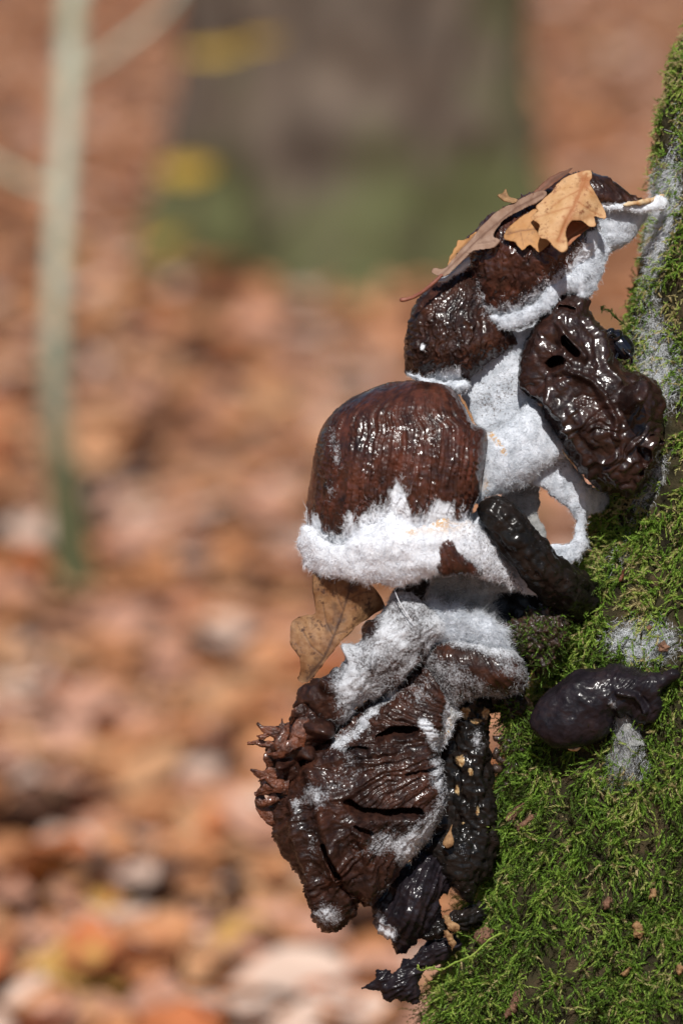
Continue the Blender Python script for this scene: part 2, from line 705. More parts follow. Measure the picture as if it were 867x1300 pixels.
M_HAIR = hair_material('mould_thread', (0.82, 0.84, 0.88))
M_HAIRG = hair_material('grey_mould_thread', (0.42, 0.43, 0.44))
M_HAIRW = hair_material('weft_thread', (0.68, 0.71, 0.75))
M_CREAM = simple_material('cream_flesh', (0.36, 0.19, 0.075), (0.62, 0.48, 0.30), 10 * PXM, 0.7, 0.4, 3 * PXM)
M_PALEROT = simple_material('pale_rotten_flesh', (0.16, 0.075, 0.03), (0.44, 0.29, 0.15), 5 * PXM, 0.7, 0.6, 3 * PXM)
M_SOIL = simple_material('rotten_crumb', (0.010, 0.006, 0.004), (0.055, 0.026, 0.014), 12 * PXM, 0.45, 0.7, 4 * PXM, 0.5, 0.2)
M_CHIP = simple_material('bark_chip', (0.08, 0.04, 0.025), (0.22, 0.115, 0.07), 9 * PXM, 0.8, 0.6, 4 * PXM)
M_TAN = simple_material('tan_scale', (0.15, 0.075, 0.03), (0.34, 0.20, 0.095), 8 * PXM, 0.7, 0.5, 3 * PXM)
M_BEETLE = NB('glossy_black_shell').set(Base_Color=(0.004, 0.004, 0.007), Roughness=0.10, Coat_Weight=0.8, Coat_Roughness=0.03,
                                        Specular_IOR_Level=0.6).m

# moss
b = NB('moss_shoots')
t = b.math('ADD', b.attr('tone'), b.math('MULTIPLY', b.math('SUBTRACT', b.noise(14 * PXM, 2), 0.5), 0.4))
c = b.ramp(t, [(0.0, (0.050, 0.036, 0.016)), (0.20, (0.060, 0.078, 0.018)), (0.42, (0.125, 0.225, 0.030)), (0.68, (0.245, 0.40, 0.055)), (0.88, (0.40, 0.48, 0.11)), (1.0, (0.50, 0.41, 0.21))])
b.set(Base_Color=c, Roughness=0.55, Specular_IOR_Level=0.25)
tr = b.node('ShaderNodeBsdfTranslucent')
b.ln(c, tr.inputs[0])
mx = b.node('ShaderNodeMixShader')
mx.inputs[0].default_value = 0.42
b.ln(b.b.outputs[0], mx.inputs[1])
b.ln(tr.outputs[0], mx.inputs[2])
b.ln(mx.outputs[0], b.out.inputs[0])
M_MOSS = b.m

# foreground bark under the moss
b = NB('foreground_bark')
c = b.ramp(b.noise(30 * PXM, 5, 0.65), [(0.30, (0.015, 0.012, 0.007)), (0.52, (0.045, 0.038, 0.018)), (0.75, (0.11, 0.07, 0.04))])
f = b.math('ADD', b.attr('film'), b.math('MULTIPLY', b.math('SUBTRACT', b.noise(9 * PXM, 5, 0.75), 0.5), 1.5))
f = b.math('MULTIPLY', b.math('SUBTRACT', f, 0.36), 1.7, clamp=True)
f = b.math('MULTIPLY', f, b.math('GREATER_THAN', b.attr('film'), 0.03))
c = b.mix(f, c, b.mix(b.math('MULTIPLY', b.math('SUBTRACT', b.noise(6 * PXM, 5, 0.75), 0.3), 2.4, clamp=True), (0.10, 0.11, 0.08), (0.56, 0.58, 0.60)))
b.set(Base_Color=c, Roughness=0.9, Specular_IOR_Level=0.15)
b.bump(b.noise(9 * PXM, 6, 0.75), 1.0, 6 * PXM)
M_BARK = b.m

# ------------------------------------------------------------------ THE SETTING: forest floor, far trees
b = NB('forest_floor_litter')
vo = b.node('ShaderNodeTexVoronoi')
vo.inputs['Scale'].default_value = 16
wv = b.node('ShaderNodeVectorMath', operation='ADD')
nn = b.node('ShaderNodeTexNoise')
b.ln(b.obj, nn.inputs['Vector'])
nn.inputs['Scale'].default_value = 22
ns = b.node('ShaderNodeVectorMath', operation='SCALE')
b.ln(nn.outputs['Color'], ns.inputs[0])
ns.inputs['Scale'].default_value = 0.06
b.ln(b.obj, wv.inputs[0])
b.ln(ns.outputs[0], wv.inputs[1])
b.ln(wv.outputs[0], vo.inputs['Vector'])
sepc = b.node('ShaderNodeSeparateColor')
b.ln(vo.outputs['Color'], sepc.inputs[0])
c = b.ramp(sepc.outputs[0], [(0.0, (0.10, 0.05, 0.03)), (0.25, (0.20, 0.088, 0.046)), (0.5, (0.25, 0.105, 0.05)),
                             (0.75, (0.31, 0.155, 0.085)), (1.0, (0.37, 0.22, 0.14))])
b.set(Base_Color=c, Roughness=0.85, Specular_IOR_Level=0.2)
M_FLOOR = b.m


def floor_h(x, y):
    return 0.03 * perlin(np.c_[x / 0.9, y / 0.9, x * 0 + 3.3]) + 0.015 * perlin(np.c_[x / 0.3, y / 0.3, x * 0 + 7.3])


gs = np.unique(np.concatenate([np.linspace(-400, -10, 16), np.linspace(-10, 10, 120), np.linspace(10, 400, 16)]))
gyv = np.unique(np.concatenate([np.linspace(-60, -3, 8), np.linspace(-3, 20, 140), np.linspace(20, 900, 24)]))
GX, GY = np.meshgrid(gs, gyv)
fx, fy = GX.ravel(), GY.ravel()
fz = floor_h(fx, fy) * (np.abs(fx) < 12) * (np.abs(fy - 8) < 14)
nX = len(gs)
ii, jj = np.meshgrid(np.arange(len(gyv) - 1), np.arange(nX - 1), indexing='ij')
cc = (ii * nX + jj).ravel()
o = build('forest_floor', np.c_[fx, fy, fz], np.c_[cc, cc + 1, cc + nX + 1, cc + nX], M_FLOOR, origin=(0, 0, 0))
tag(o, 'brown forest floor behind the mossy trunk', None, kind='structure')

# --- fallen leaves
LEAF_COLS = [
    ('orange', (0.47, 0.215, 0.095), (0.37, 0.14, 0.058), 'orange brown'),
    ('tan', (0.52, 0.285, 0.145), (0.38, 0.18, 0.09), 'light tan'),
    ('pink', (0.50, 0.275, 0.19), (0.36, 0.17, 0.11), 'pinkish brown'),
    ('pale', (0.60, 0.44, 0.35), (0.48, 0.33, 0.26), 'pale greyish'),
    ('dark', (0.10, 0.045, 0.025), (0.055, 0.028, 0.018), 'dark wet brown'),
    ('red', (0.48, 0.16, 0.06), (0.34, 0.10, 0.035), 'red orange'),
    ('yellow', (0.48, 0.28, 0.08), (0.38, 0.20, 0.05), 'yellowish'),
]
LEAF_P = np.array([0.32, 0.22, 0.27, 0.08, 0.04, 0.06, 0.01])
LEAF_M = []
for nm, c1, c2, _ in LEAF_COLS:
    bb = NB('fallen_leaf_' + nm)
    cr = bb.ramp(bb.noise(0.018, 3), [(0.3, c2), (0.65, c1)])
    bb.set(Base_Color=cr, Roughness=0.6, Specular_IOR_Level=0.35)
    LEAF_M.append(bb.m)


def leaf_shape(k, L=0.085, Wd=0.05):
    """lobed leaf with folded midrib and curled length: 24 quads"""
    r = np.random.default_rng(50 + k)
    n = 9
    t = np.linspace(0, 1, n)
    prof = np.sin(math.pi * np.clip(t * 0.96 + 0.03, 0, 1)) ** 0.75
    if k % 2 == 0:
        prof = prof * (1 + 0.28 * np.where(np.arange(n) % 2 == 0, 1, -1) * (t > 0.15) * (t < 0.95))
    wd = Wd * 0.5 * prof
    x = (t - 0.5) * L
    curl = r.uniform(-0.5, 1.0)
    fold = r.uniform(0.1, 0.55)
    zc = curl * 0.35 * L * (t - 0.5) ** 2 * 4 * 0.5
    V = []
    for i in range(n):
        wob = r.uniform(-0.003, 0.003, 2)
        V += [(x[i], -wd[i], zc[i] + wd[i] * fold + wob[0]), (x[i], 0, zc[i]), (x[i], wd[i], zc[i] + wd[i] * fold + wob[1])]
    F = []
    for i in range(n - 1):
        for j in (0, 1):
            a = i * 3 + j
            F.append((a, a + 3, a + 4, a + 1))
    return np.array(V), np.array(F)


LSH = [leaf_shape(k) for k in range(5)]
nL = 19000
yy = 1.35 + 14 * rng.random(nL) ** 1.9
half = 0.34 * yy + 0.40
xx = (rng.random(nL) * 2 - 1) * half
sz = rng.uniform(0.5, 1.05, nL)
yaw = rng.uniform(0, 2 * math.pi, nL)
tilt = np.abs(rng.normal(0, 0.24, nL))
tdir = rng.uniform(0, 2 * math.pi, nL)
lift = rng.uniform(0.004, 0.03, nL)
lcol = rng.choice(len(LEAF_COLS), nL, p=LEAF_P)
lsh = rng.integers(0, len(LSH), nL)
zz = floor_h(xx, yy) + lift
rel = np.c_[xx, yy, zz] - CAM
dep = rel @ FWD
ppx = 433.5 + (rel @ RIGHT) / dep * D0 / S
ppy = 650 - (rel @ UP) / dep * D0 / S
inview = (ppx > 0) & (ppx < 640) & (ppy > 0) & (ppy < 1300)
inview &= ~((ppx > 400) & (ppy > 480) & (ppy < 1160))
order = np.argsort(-np.where(inview, sz / dep, 0))
indiv = set(order[:298].tolist())


def rot_mat(i):
    ax = np.array([math.cos(tdir[i]), math.sin(tdir[i]), 0])
    c, s = math.cos(tilt[i]), math.sin(tilt[i])
    K = np.array([[0, -ax[2], ax[1]], [ax[2], 0, -ax[0]], [-ax[1], ax[0], 0]])
    R = np.eye(3) + s * K + (1 - c) * K @ K
    cy, sy = math.cos(yaw[i]), math.sin(yaw[i])
    return R @ np.array([[cy, -sy, 0], [sy, cy, 0], [0, 0, 1]])


from mathutils import Matrix
proto = {}
bulk = {k: [] for k in range(len(LEAF_COLS))}
for i in range(nL):
    R = rot_mat(i)
    if i in indiv:
        key = (int(lcol[i]), int(lsh[i]))
        nm, _, _, word = LEAF_COLS[key[0]]
        if key not in proto:
            V, F = LSH[key[1]]
            oo = build('fallen_leaf', V, F, LEAF_M[key[0]], origin=(0, 0, 0))
            proto[key] = oo
        else:
            oo = proto[key].copy()
            COL.objects.link(oo)
        oo.matrix_world = Matrix.Translation((xx[i], yy[i], zz[i])) @ Matrix((R * sz[i]).tolist()).to_4x4()
        tag(oo, 'blurred %s fallen leaf lying in the leaf litter on the forest floor' % word, 'leaf',
            '%s fallen leaves on the forest floor' % word)
    else:
        V, F = LSH[lsh[i]]
        bulk[int(lcol[i])].append(((V * sz[i]) @ R.T + np.array([xx[i], yy[i], zz[i]]), F))
parts, mi = [], []
for k, lst in bulk.items():
    for V, F in lst:
        parts.append((V, F))
        mi.append(np.full(len(F), k))
V, F = merge(parts)
oo = build('leaf_litter', V, F, LEAF_M[0], origin=(0, 0, 0))
for m in LEAF_M[1:]:
    oo.data.materials.append(m)
oo.data.polygons.foreach_set('material_index', np.concatenate(mi).astype(np.int32))
tag(oo, 'carpet of dead brown leaves covering the forest floor', 'leaf litter', kind='stuff')


# --- world-space trunk builder for the far trees
def far_trunk(base, top, r0, r1, seg, rows, flare, bump, size, seed, rowpow=1.0):
    base, top = np.array(base), np.array(top)
    t = np.linspace(0, 1, rows) ** rowpow
    ang = np.arange(seg) / seg * 2 * math.pi
    T, A = np.meshgrid(t, ang, indexing='ij')
    hgt = T * (top[2] - base[2])
    r = r0 + (r1 - r0) * T + flare * np.exp(-hgt / 0.16)
    lob = 1 + 0.25 * np.exp(-hgt / 0.2) * np.cos(A * 5 + seed) * (flare > 0.01)
    P = base + (top - base) * T.ravel()[:, None]
    n = np.c_[np.cos(A).ravel(), np.sin(A).ravel(), np.zeros(A.size)]
    Q = np.c_[n[:, :2] * r0 * 3, P[:, 2] * 0.35 * 3]
    d = bump * ridged(Q, size, 2, seed)
    V = P + n * ((r * lob).ravel() + d)[:, None]
    i, j = np.meshgrid(np.arange(rows - 1), np.arange(seg), indexing='ij')
    c = (i * seg + j).ravel()
    dn = (i * seg + (j + 1) % seg).ravel()
    F = np.c_[c, dn, dn + seg, c + seg]
    return V, F, n


b = NB('oak_bark')
c = b.ramp(b.noise(0.09, 5, 0.65), [(0.3, (0.060, 0.042, 0.030)), (0.7, (0.150, 0.110, 0.080))])
mf = b.math('ADD', b.attr('moss'), b.math('MULTIPLY', b.math('SUBTRACT', b.noise(0.10, 4, 0.6), 0.5), 1.1))
mf = b.math('MULTIPLY', b.math('SUBTRACT', mf, 0.35), 2.5, clamp=True)
c = b.mix(mf, c, b.mix(b.noise(0.05, 3), (0.065, 0.072, 0.022), (0.105, 0.108, 0.042)))
b.set(Base_Color=c, Roughness=0.9)
M_OAK = b.m

gb = ground_at(450, 372)
gb[2] = -0.05
wpx = np.linalg.norm(gb - CAM) * S / D0
R_OAK = 205 * wpx
ctr = gb + np.array([0, R_OAK, 0])
tree = new_empty('oak_tree', 'big blurred oak trunk with mossy base standing in the background', 'tree', ctr)
V, F, n = far_trunk(ctr, ctr + np.array([0.03, 0.25, 4.5]), R_OAK, R_OAK * 0.92, 120, 120, 0.07, 0.022, 0.16, 2.0, 1.6)
hz = V[:, 2]
side = n @ RIGHT
moss = 0.70 * sstep(0.26, 0.02, hz - 0.12 * np.exp(-((side - 0.1) / 0.4) ** 2)) + 0.62 * sstep(0.42, 0.72, np.abs(side)) * (n[:, 1] < 0.5) * (0.75 + 0.6 * fbm(np.c_[side * 3, hz * 0.4, hz * 0], 1.0, 2, 4))
build('trunk', V, F, M_OAK, tree, {'moss': moss})

b = NB('sapling_bark')
c = b.ramp(b.noise(0.035, 5, 0.65), [(0.3, (0.28, 0.31, 0.205)), (0.6, (0.50, 0.53, 0.42))])
c = b.mix(b.attr('moss'), c, (0.055, 0.058, 0.016))
b.set(Base_Color=c, Roughness=0.8)
M_SAP = b.m
g0 = ground_at(96, 752)
d_s = (g0 - CAM) @ FWD
ks = d_s * S / D0
sap = new_empty('sapling', 'slim pale green grey sapling on the left rising from the leaves', 'tree', g0)
pp = [(98, 770), (86, 655), (73, 540), (71, 420), (76, 300), (84, 180), (90, 60), (94, -80), (100, -500), (112, -1200)]
P3 = np.array([at_depth(x, y, d_s) + np.array([0, 0.0, 0]) for x, y in pp])
rad = np.array([32, 24, 16.5, 13.5, 13, 13.5, 14, 13.5, 11, 7]) * ks
V, F = tube(P3, rad, 18, 110, bump=0.0015, bsize=0.03, endround=False)
mh = sstep(0.34, 0.08, V[:, 2]) * 0.98
build('trunk', V, F, M_SAP, sap, {'moss': mh})
for br in ([(92, 95, 0), (125, 80, -.02), (165, 50, -.03), (205, 15, -.02), (260, -60, 0)],
           [(70, 240, 0), (40, 232, .02), (0, 212, .03), (-60, 180, .05)],
           [(90, 15, 0), (120, -40, .02), (150, -140, .05)]):
    P3 = np.array([at_depth(x, y, d_s + dz) for x, y, dz in br])
    V, F = tube(P3, np.array([6, 5.5, 5, 4, 3][:len(br)]) * ks, 10, 40)
    build('branch', V, F, M_SAP, sap, {'moss': np.zeros(len(V))})

# thin seedling with yellow leaves hanging left of the oak
M_TWIG = simple_material('twig', (0.06, 0.04, 0.025), (0.12, 0.08, 0.05), 0.02, 0.8)
M_YEL = simple_material('yellow_leaf', (0.40, 0.25, 0.02), (0.52, 0.34, 0.04), 0.02, 0.6)
g1 = ground_at(236, 420)
d1 = (g1 - CAM) @ FWD
sd = new_empty('oak_seedling', 'thin seedling with a few yellow leaves left of the big oak trunk', 'seedling', g1)
P3 = np.array([at_depth(x, y, d1) for x, y in [(236, 425), (238, 320), (246, 215), (262, 110), (290, 40), (330, -20)]])
V, F = tube(P3, np.array([4, 3.5, 3, 2.5, 2, 1]) * 0.9 * d1 * S / D0, 8, 50)
build('stem', V, F, M_TWIG, sd)
LV, LF = LSH[1]
for (x, y, ln, wd, rz) in [(238, 216, 74, 26, 0.05), (276, 66, 84, 15, 0.10), (334, 52, 56, 11, 0.12), (212, 306, 50, 13, 0.5)]:
    c3 = at_depth(x, y, d1 - 0.02)
    k = d1 * S / D0
    Q = LV * np.array([ln * k / 0.085, 1, 1])
    Q[:, 1] *= wd * k / 0.05
    X = Q[:, 0:1] * math.cos(rz) - Q[:, 1:2] * math.sin(rz)
    Y = Q[:, 0:1] * math.sin(rz) + Q[:, 1:2] * math.cos(rz)
    build('leaf', c3 + X * RIGHT + Y * UP - Q[:, 2:3] * FWD, LF, M_YEL, sd)
    near = P3[np.argmin(np.linalg.norm(P3 - c3, axis=1))]
    V, F = tube(np.array([near, (near + c3) / 2 + np.array([0, 0, .01]), c3]), np.array([1.5, 1.2, 1]) * k, 6, 10)
    build('leaf_stalk', V, F, M_TWIG, sd)

# ------------------------------------------------------------------ THE MOSSY TRUNK
EDGE = np.array([(-3200, 1560), (-1500, 1250), (-500, 1010), (-150, 925), (0, 892), (60, 868), (110, 852), (150, 836), (200, 828), (255, 826),
                 (330, 812), (420, 798), (480, 792), (560, 790), (640, 760), (700, 748), (740, 730), (790, 706), (850, 690), (900, 672), (950, 655),
                 (1020, 632), (1090, 612), (1160, 590), (1230, 564), (1300, 540), (1500, 478), (1900, 400), (2420, 300), (2600, 270)], float)


def edge_x(y):
    return np.interp(y, EDGE[:, 0], EDGE[:, 1])


RX, RZ, ZC = 300.0, 165.0, -70.0
rows = np.unique(np.concatenate([np.linspace(-3200, -140, 60), np.linspace(-140, 1420, 460), np.linspace(1420, 2600, 60)]))
SEG = 300
# more columns over the visible quarter
th = np.concatenate([np.linspace(-0.7, 1.9, 230, endpoint=False), np.linspace(1.9, 2 * math.pi - 0.7, 70, endpoint=False)])
TT, RR = np.meshgrid(th, rows)
ysm = np.convolve(np.pad(edge_x(np.arange(-3300, 2700, 4)), 6, mode='edge'), np.ones(13) / 13, 'valid')
ex = np.interp(RR, np.arange(-3300, 2700, 4), ysm)
rx = RX + 60 * sstep(900, 2400, RR)
rz = RZ + 60 * sstep(900, 2400, RR)
tx = ex + rx - rx * np.cos(TT)
tz = ZC + rz * np.sin(TT)
TV = np.c_[tx.ravel(), RR.ravel(), tz.ravel()]
TN = np.c_[-np.cos(TT).ravel() / RX, np.zeros(TT.size), np.sin(TT).ravel() / RZ]
TN /= np.linalg.norm(TN, axis=1)[:, None]
TP = TV * np.array([1, 0.6, 1])
TD = 11 * fbm(TP, 130, 2, 3) + 5.0 * fbm(TP, 34, 3, 4) + 2.0 * fbm(TV, 9, 2, 5)
TV = TV + TN * TD[:, None]
nr, ns_ = TT.shape
i, j = np.meshgrid(np.arange(nr - 1), np.arange(ns_), indexing='ij')
c0 = (i * ns_ + j).ravel()
c1 = (i * ns_ + (j + 1) % ns_).ravel()
TF = np.c_[c0, c0 + ns_, c1 + ns_, c1]
TN = vnormals(TV, TF)
if (TN[:, 2] * np.sin(TT).ravel()).mean() < 0:
    TN = -TN
    TF = TF[:, ::-1]


def film_mask(x, y):
    f = 1.35 * blob(x, y, 842, 262, 20, 58, 0.15)
    f = f + 0.35 * blob(x, y, 832, 335, 14, 45, 0.2)
    f = f + 0.5 * blob(x, y, 850, 480, 30, 60)
    f = f + 0.55 * blob(x, y, 825, 440, 25, 70)
    f = f + 0.8 * blob(x, y, 828, 610, 14, 40, 0.5)
    f = f + 1.05 * blob(x, y, 815, 815, 48, 30)
    f = f + 0.4 * blob(x, y, 790, 700, 22, 60, 0.4)
    f = f + 0.8 * blob(x, y, 680, 862, 20, 26)
    f = f + 0.6 * blob(x, y, 805, 965, 24, 36)
    f = f + 0.5 * blob(x, y, 745, 660, 16, 18)
    f = f + 0.3 * blob(x, y, 862, 150, 14, 60)
    return f


film = film_mask(TV[:, 0], TV[:, 1]) * (TN[:, 2] > -0.3)
base_t = W(np.array([[ex[np.argmin(np.abs(rows - 2400)), 0] + 330, 2400, ZC]]))[0]
trunk_t = new_empty('mossy_tree', 'close mossy leaning tree trunk along the right edge carrying the mushrooms', 'tree', base_t)
trunk_o = build('trunk', W(TV), TF, M_BARK, trunk_t, {'film': film})

# moss shoots -----------------------------------------------------------------
def surf(y, t):
    """position and normal on the trunk for row coordinate y and angle t"""
    fi = np.interp(y, rows, np.arange(len(rows)))
    fj = np.interp(t, th, np.arange(len(th)))
    i0, j0 = np.floor(fi).astype(int), np.floor(fj).astype(int)
    i0 = np.clip(i0, 0, nr - 2)
    j0 = np.clip(j0, 0, ns_ - 2)
    a, b_ = (fi - i0)[:, None], (fj - j0)[:, None]
    def g(A):
        A = A.reshape(nr, ns_, 3)
        return (A[i0, j0] * (1 - a) * (1 - b_) + A[i0 + 1, j0] * a * (1 - b_) + A[i0, j0 + 1] * (1 - a) * b_ + A[i0 + 1, j0 + 1] * a * b_)
    n = g(TN)
    return g(TV), n / np.linalg.norm(n, axis=1)[:, None]


def shoots(P, n, L, K, leaf, wd, grav, out, r, tone, side=0.7, lean=None, nleaf=3):
    """mossy shoots: P roots, n normals; returns V, F, tone per vertex"""
    m = len(P)
    tang = r.normal(size=(m, 3))
    tang -= n * (tang * n).sum(1)[:, None]
    tang /= np.linalg.norm(tang, axis=1)[:, None]
    d = n * out + tang * side + np.array([0, 1.0, 0]) * grav
    if lean is not None:
        d = d + lean
    d /= np.linalg.norm(d, axis=1)[:, None]
    seg = (L / K)[:, None]
    p = P.copy()
    VV, n_l = [], 0
    curl = r.normal(size=(m, 3)) * 0.16
    for k in range(K):
        d = d + np.array([0, 1.0, 0]) * grav * 0.22 - n * 0.10 + curl + r.normal(size=(m, 3)) * 0.10
        d /= np.linalg.norm(d, axis=1)[:, None]
        p = p + d * seg
        s = (1 - 0.55 * (k / K) ** 2)
        for q in range(nleaf):
            a = np.cross(d, r.normal(size=(m, 3)))
            a /= np.linalg.norm(a, axis=1)[:, None]
            bb_ = np.cross(d, a)
            l = leaf * s * r.uniform(0.75, 1.25, (m, 1))
            tip = p + d * l * 0.82 + a * l * 0.55
            w2 = wd * s * 0.5
            VV.append(np.stack([p - bb_ * w2 - d * l * 0.2, p + bb_ * w2 - d * l * 0.2, tip], 1))
            n_l += 1
    V = np.concatenate(VV, 0).reshape(-1, 3)
    F = np.arange(len(V)).reshape(-1, 3)
    tn = np.tile(np.repeat(tone, 3), n_l)
    return V, F, tn


rm = np.random.default_rng(5)
acc = []


def moss_batch(n, y0, y1, t0, t1, Lr, K, leaf, wd, grav, out, tone0, side=0.7, dens=None, nleaf=3, xmax=930):
    y = rm.uniform(y0, y1, n)
    t = rm.uniform(t0, t1, n)
    P, N = surf(y, t)
    keep = np.ones(n, bool)
    fm = film_mask(P[:, 0], P[:, 1])
    patch = fbm(P, 45, 3, 8)
    keep &= rm.random(n) > np.clip(fm * 0.72, 0, 0.8)
    keep &= patch > -0.16 + 0.06 * (P[:, 1] < 430) + 0.22 * rm.normal(size=n)
    keep &= P[:, 0] < xmax
    if dens is not None:
        keep &= rm.random(n) < dens(P[:, 0], P[:, 1])
    P, N = P[keep], N[keep]
    tone = np.clip(tone0 + 0.38 * fbm(P, 50, 3, 9) + 0.24 * rm.normal(size=len(P)), 0.0, 1)
    L = rm.uniform(Lr[0], Lr[1], len(P))
    acc.append(shoots(P, N, L, K, leaf, wd, grav, out, rm, tone, side, None, nleaf))


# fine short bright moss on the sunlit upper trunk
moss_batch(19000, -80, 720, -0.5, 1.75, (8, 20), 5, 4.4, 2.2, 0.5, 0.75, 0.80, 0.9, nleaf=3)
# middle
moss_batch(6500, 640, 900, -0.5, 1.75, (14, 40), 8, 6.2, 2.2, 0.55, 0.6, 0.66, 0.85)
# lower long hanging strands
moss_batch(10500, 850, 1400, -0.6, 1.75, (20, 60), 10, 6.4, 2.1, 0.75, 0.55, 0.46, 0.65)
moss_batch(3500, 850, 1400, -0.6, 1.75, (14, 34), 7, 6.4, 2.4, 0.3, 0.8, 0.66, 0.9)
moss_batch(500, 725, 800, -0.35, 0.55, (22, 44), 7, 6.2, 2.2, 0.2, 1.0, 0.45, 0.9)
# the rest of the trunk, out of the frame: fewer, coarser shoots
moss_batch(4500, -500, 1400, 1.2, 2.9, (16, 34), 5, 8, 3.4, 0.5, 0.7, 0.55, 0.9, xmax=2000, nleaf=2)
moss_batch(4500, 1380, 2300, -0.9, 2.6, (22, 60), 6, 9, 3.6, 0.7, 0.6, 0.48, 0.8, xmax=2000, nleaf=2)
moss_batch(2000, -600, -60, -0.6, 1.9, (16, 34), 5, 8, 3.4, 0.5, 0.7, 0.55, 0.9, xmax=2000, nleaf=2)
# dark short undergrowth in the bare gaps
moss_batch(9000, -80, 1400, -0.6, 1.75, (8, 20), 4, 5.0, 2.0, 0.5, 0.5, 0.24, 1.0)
mv = np.vstack([a[0] for a in acc])
mt = np.concatenate([a[2] for a in acc])
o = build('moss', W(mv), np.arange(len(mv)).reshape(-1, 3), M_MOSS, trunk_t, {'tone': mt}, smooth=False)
tag(o, kind='stuff')
print('moss tris', len(mv) // 3)

# white threads over the film patches of the trunk
wf = np.clip(film - 0.25, 0, 1) * (TN[:, 2] > 0)
V, F = fibres(TV, TF, TN, wf, 18000, 11, 0.34, 0.5, 1.6, 31)
o = build('mould_threads', W(V), F, M_HAIR, trunk_t, smooth=False)
tag(o, kind='stuff')


def on_trunk(px, py, lift=0):
    """z of the trunk front at a photo position"""
    k = (np.abs(TV[:, 1] - py) < 12) & (TN[:, 2] > 0)
    q = np.argmin(np.abs(TV[k][:, 0] - px))
    return TV[k][q, 2] + lift


# ------------------------------------------------------------------ MUSHROOMS
def mushroom(name_label, x, y, z, cat='mushroom', name='rotten_mushroom'):
    return new_empty(name, name_label, cat, W([[x, y, z]])[0])


def extents(P):
    ys = np.arange(P.poly[:, 1].min(), P.poly[:, 1].max(), 1.0)
    q = np.vstack([P.poly, P.poly[:1]])
    n = 6
    qq = np.vstack([q[:-1] + (q[1:] - q[:-1]) * k / n for k in range(n)])
    lo, hi = [], []
    for yv in ys:
        s = qq[np.abs(qq[:, 1] - yv) < 4]
        lo.append(s[:, 0].min() if len(s) else np.nan)
        hi.append(s[:, 0].max() if len(s) else np.nan)
    k = np.ones(15) / 15
    lo = np.convolve(np.pad(lo, 7, mode='edge'), k, 'valid')
    hi = np.convolve(np.pad(hi, 7, mode='edge'), k, 'valid')
    return ys, lo, hi


def grooves(u, v, freq, seed, sharp=3.0):
    """lines along v, repeated across u: 0 on ridge tops, -1 in the furrows"""
    q = np.c_[u * freq, v, np.full(u.shape, seed * 7.7)]
    a = perlin(q)
    q2 = np.c_[u * freq * 2.1 + 9, v * 1.6, np.full(u.shape, seed * 5.1)]
    c = perlin(q2)
    return -(np.clip(1 - np.abs(a) * 2.6, 0, 1) ** sharp) - 0.45 * (np.clip(1 - np.abs(c) * 2.4, 0, 1) ** sharp) + 0.35 * a


def fuzz(name, P, parent, wfun, count, length=6, width=0.4, seed=1, mat=None, spread=1.1, droop=0.25, comb=None, mat_=None):
    wt = wfun * (P.front > 0)
    if mat_ is None:
        mat_ = 0.84 if comb is None else 0.0
    V, F = fibres(P.V, P.F[:], P.N, wt, count, length, width, droop, spread, seed, comb, mat_)
    if len(V):
        o = build(name, W(V), F, mat or M_HAIR, parent, smooth=False)
        tag(o, kind='stuff')


def fluff_disp(a=3.0, s=18, seed=0.0):
    return lambda x, y, z, P: a * fbm(np.c_[x, y, z], s, 4, seed, 0.42)


def zero(x, y, z, P):
    return np.zeros(len(x))


# ---- D: the big wrinkled cap
mD = mushroom('large glossy brown wrinkled mushroom cap with thick white mould along its lower rim', 510, 640, 40)
oD = [(390, 668), (391, 640), (396, 595), (405, 552), (418, 528), (440, 508), (468, 494), (500, 485), (530, 482), (558, 487), (578, 496),
      (590, 514), (601, 536), (616, 547), (618, 575), (613, 602), (611, 628), (601, 648), (598, 685), (575, 708), (520, 722), (450, 722), (402, 708)]


def dispD(x, y, z, P):
    ys, lo, hi = extents(P)
    l, h = np.interp(y, ys, lo), np.interp(y, ys, hi)
    u = np.arcsin(np.clip(2 * (x - l) / (h - l + 1e-6) - 1, -0.98, 0.98))
    q = np.c_[x, y, z]
    u = u + 0.022 * fbm(q, 42, 3, 2) + 0.016 * fbm(q * np.array([1, .5, 1]), 11, 2, 3)
    amp = (4.8 * sstep(490, 550, y) + 0.5) * sstep(0.0, 0.5, P.h)
    amp = amp * np.clip(np.cos(u), 0, 1) ** 0.8
    return amp * grooves(u, y / 130, 18.5, 1) + 3.5 * fbm(q, 60, 2, 5) + 0.7 * fbm(q, 7, 2, 6)


def rim_top(x):
    return np.interp(x, [384, 395, 404, 415, 436, 449, 462, 478, 490, 503, 515, 518, 524, 536, 552, 566, 578, 594, 607, 622],
                     [672, 668, 678, 690, 689, 676, 668, 660, 650, 632, 632, 650, 668, 666, 650, 652, 662, 662, 668, 688])


def mouldD(x, y, z, P):
    q = np.c_[x, y, z]
    m = 0.85 * sstep(-34, 2, y - rim_top(x) + 22 * fbm(q * np.array([1, .3, 1]), 16, 3, 7))
    m = m + 0.42 * blob(x, y, 425, 560, 9, 40, -0.2) + 0.36 * blob(x, y, 420, 630, 14, 35) + 0.30 * blob(x, y, 520, 520, 40, 18)
    m = m + 0.34 * blob(x, y, 585, 560, 22, 40) + 0.25 * blob(x, y, 480, 590, 60, 60)
    return m


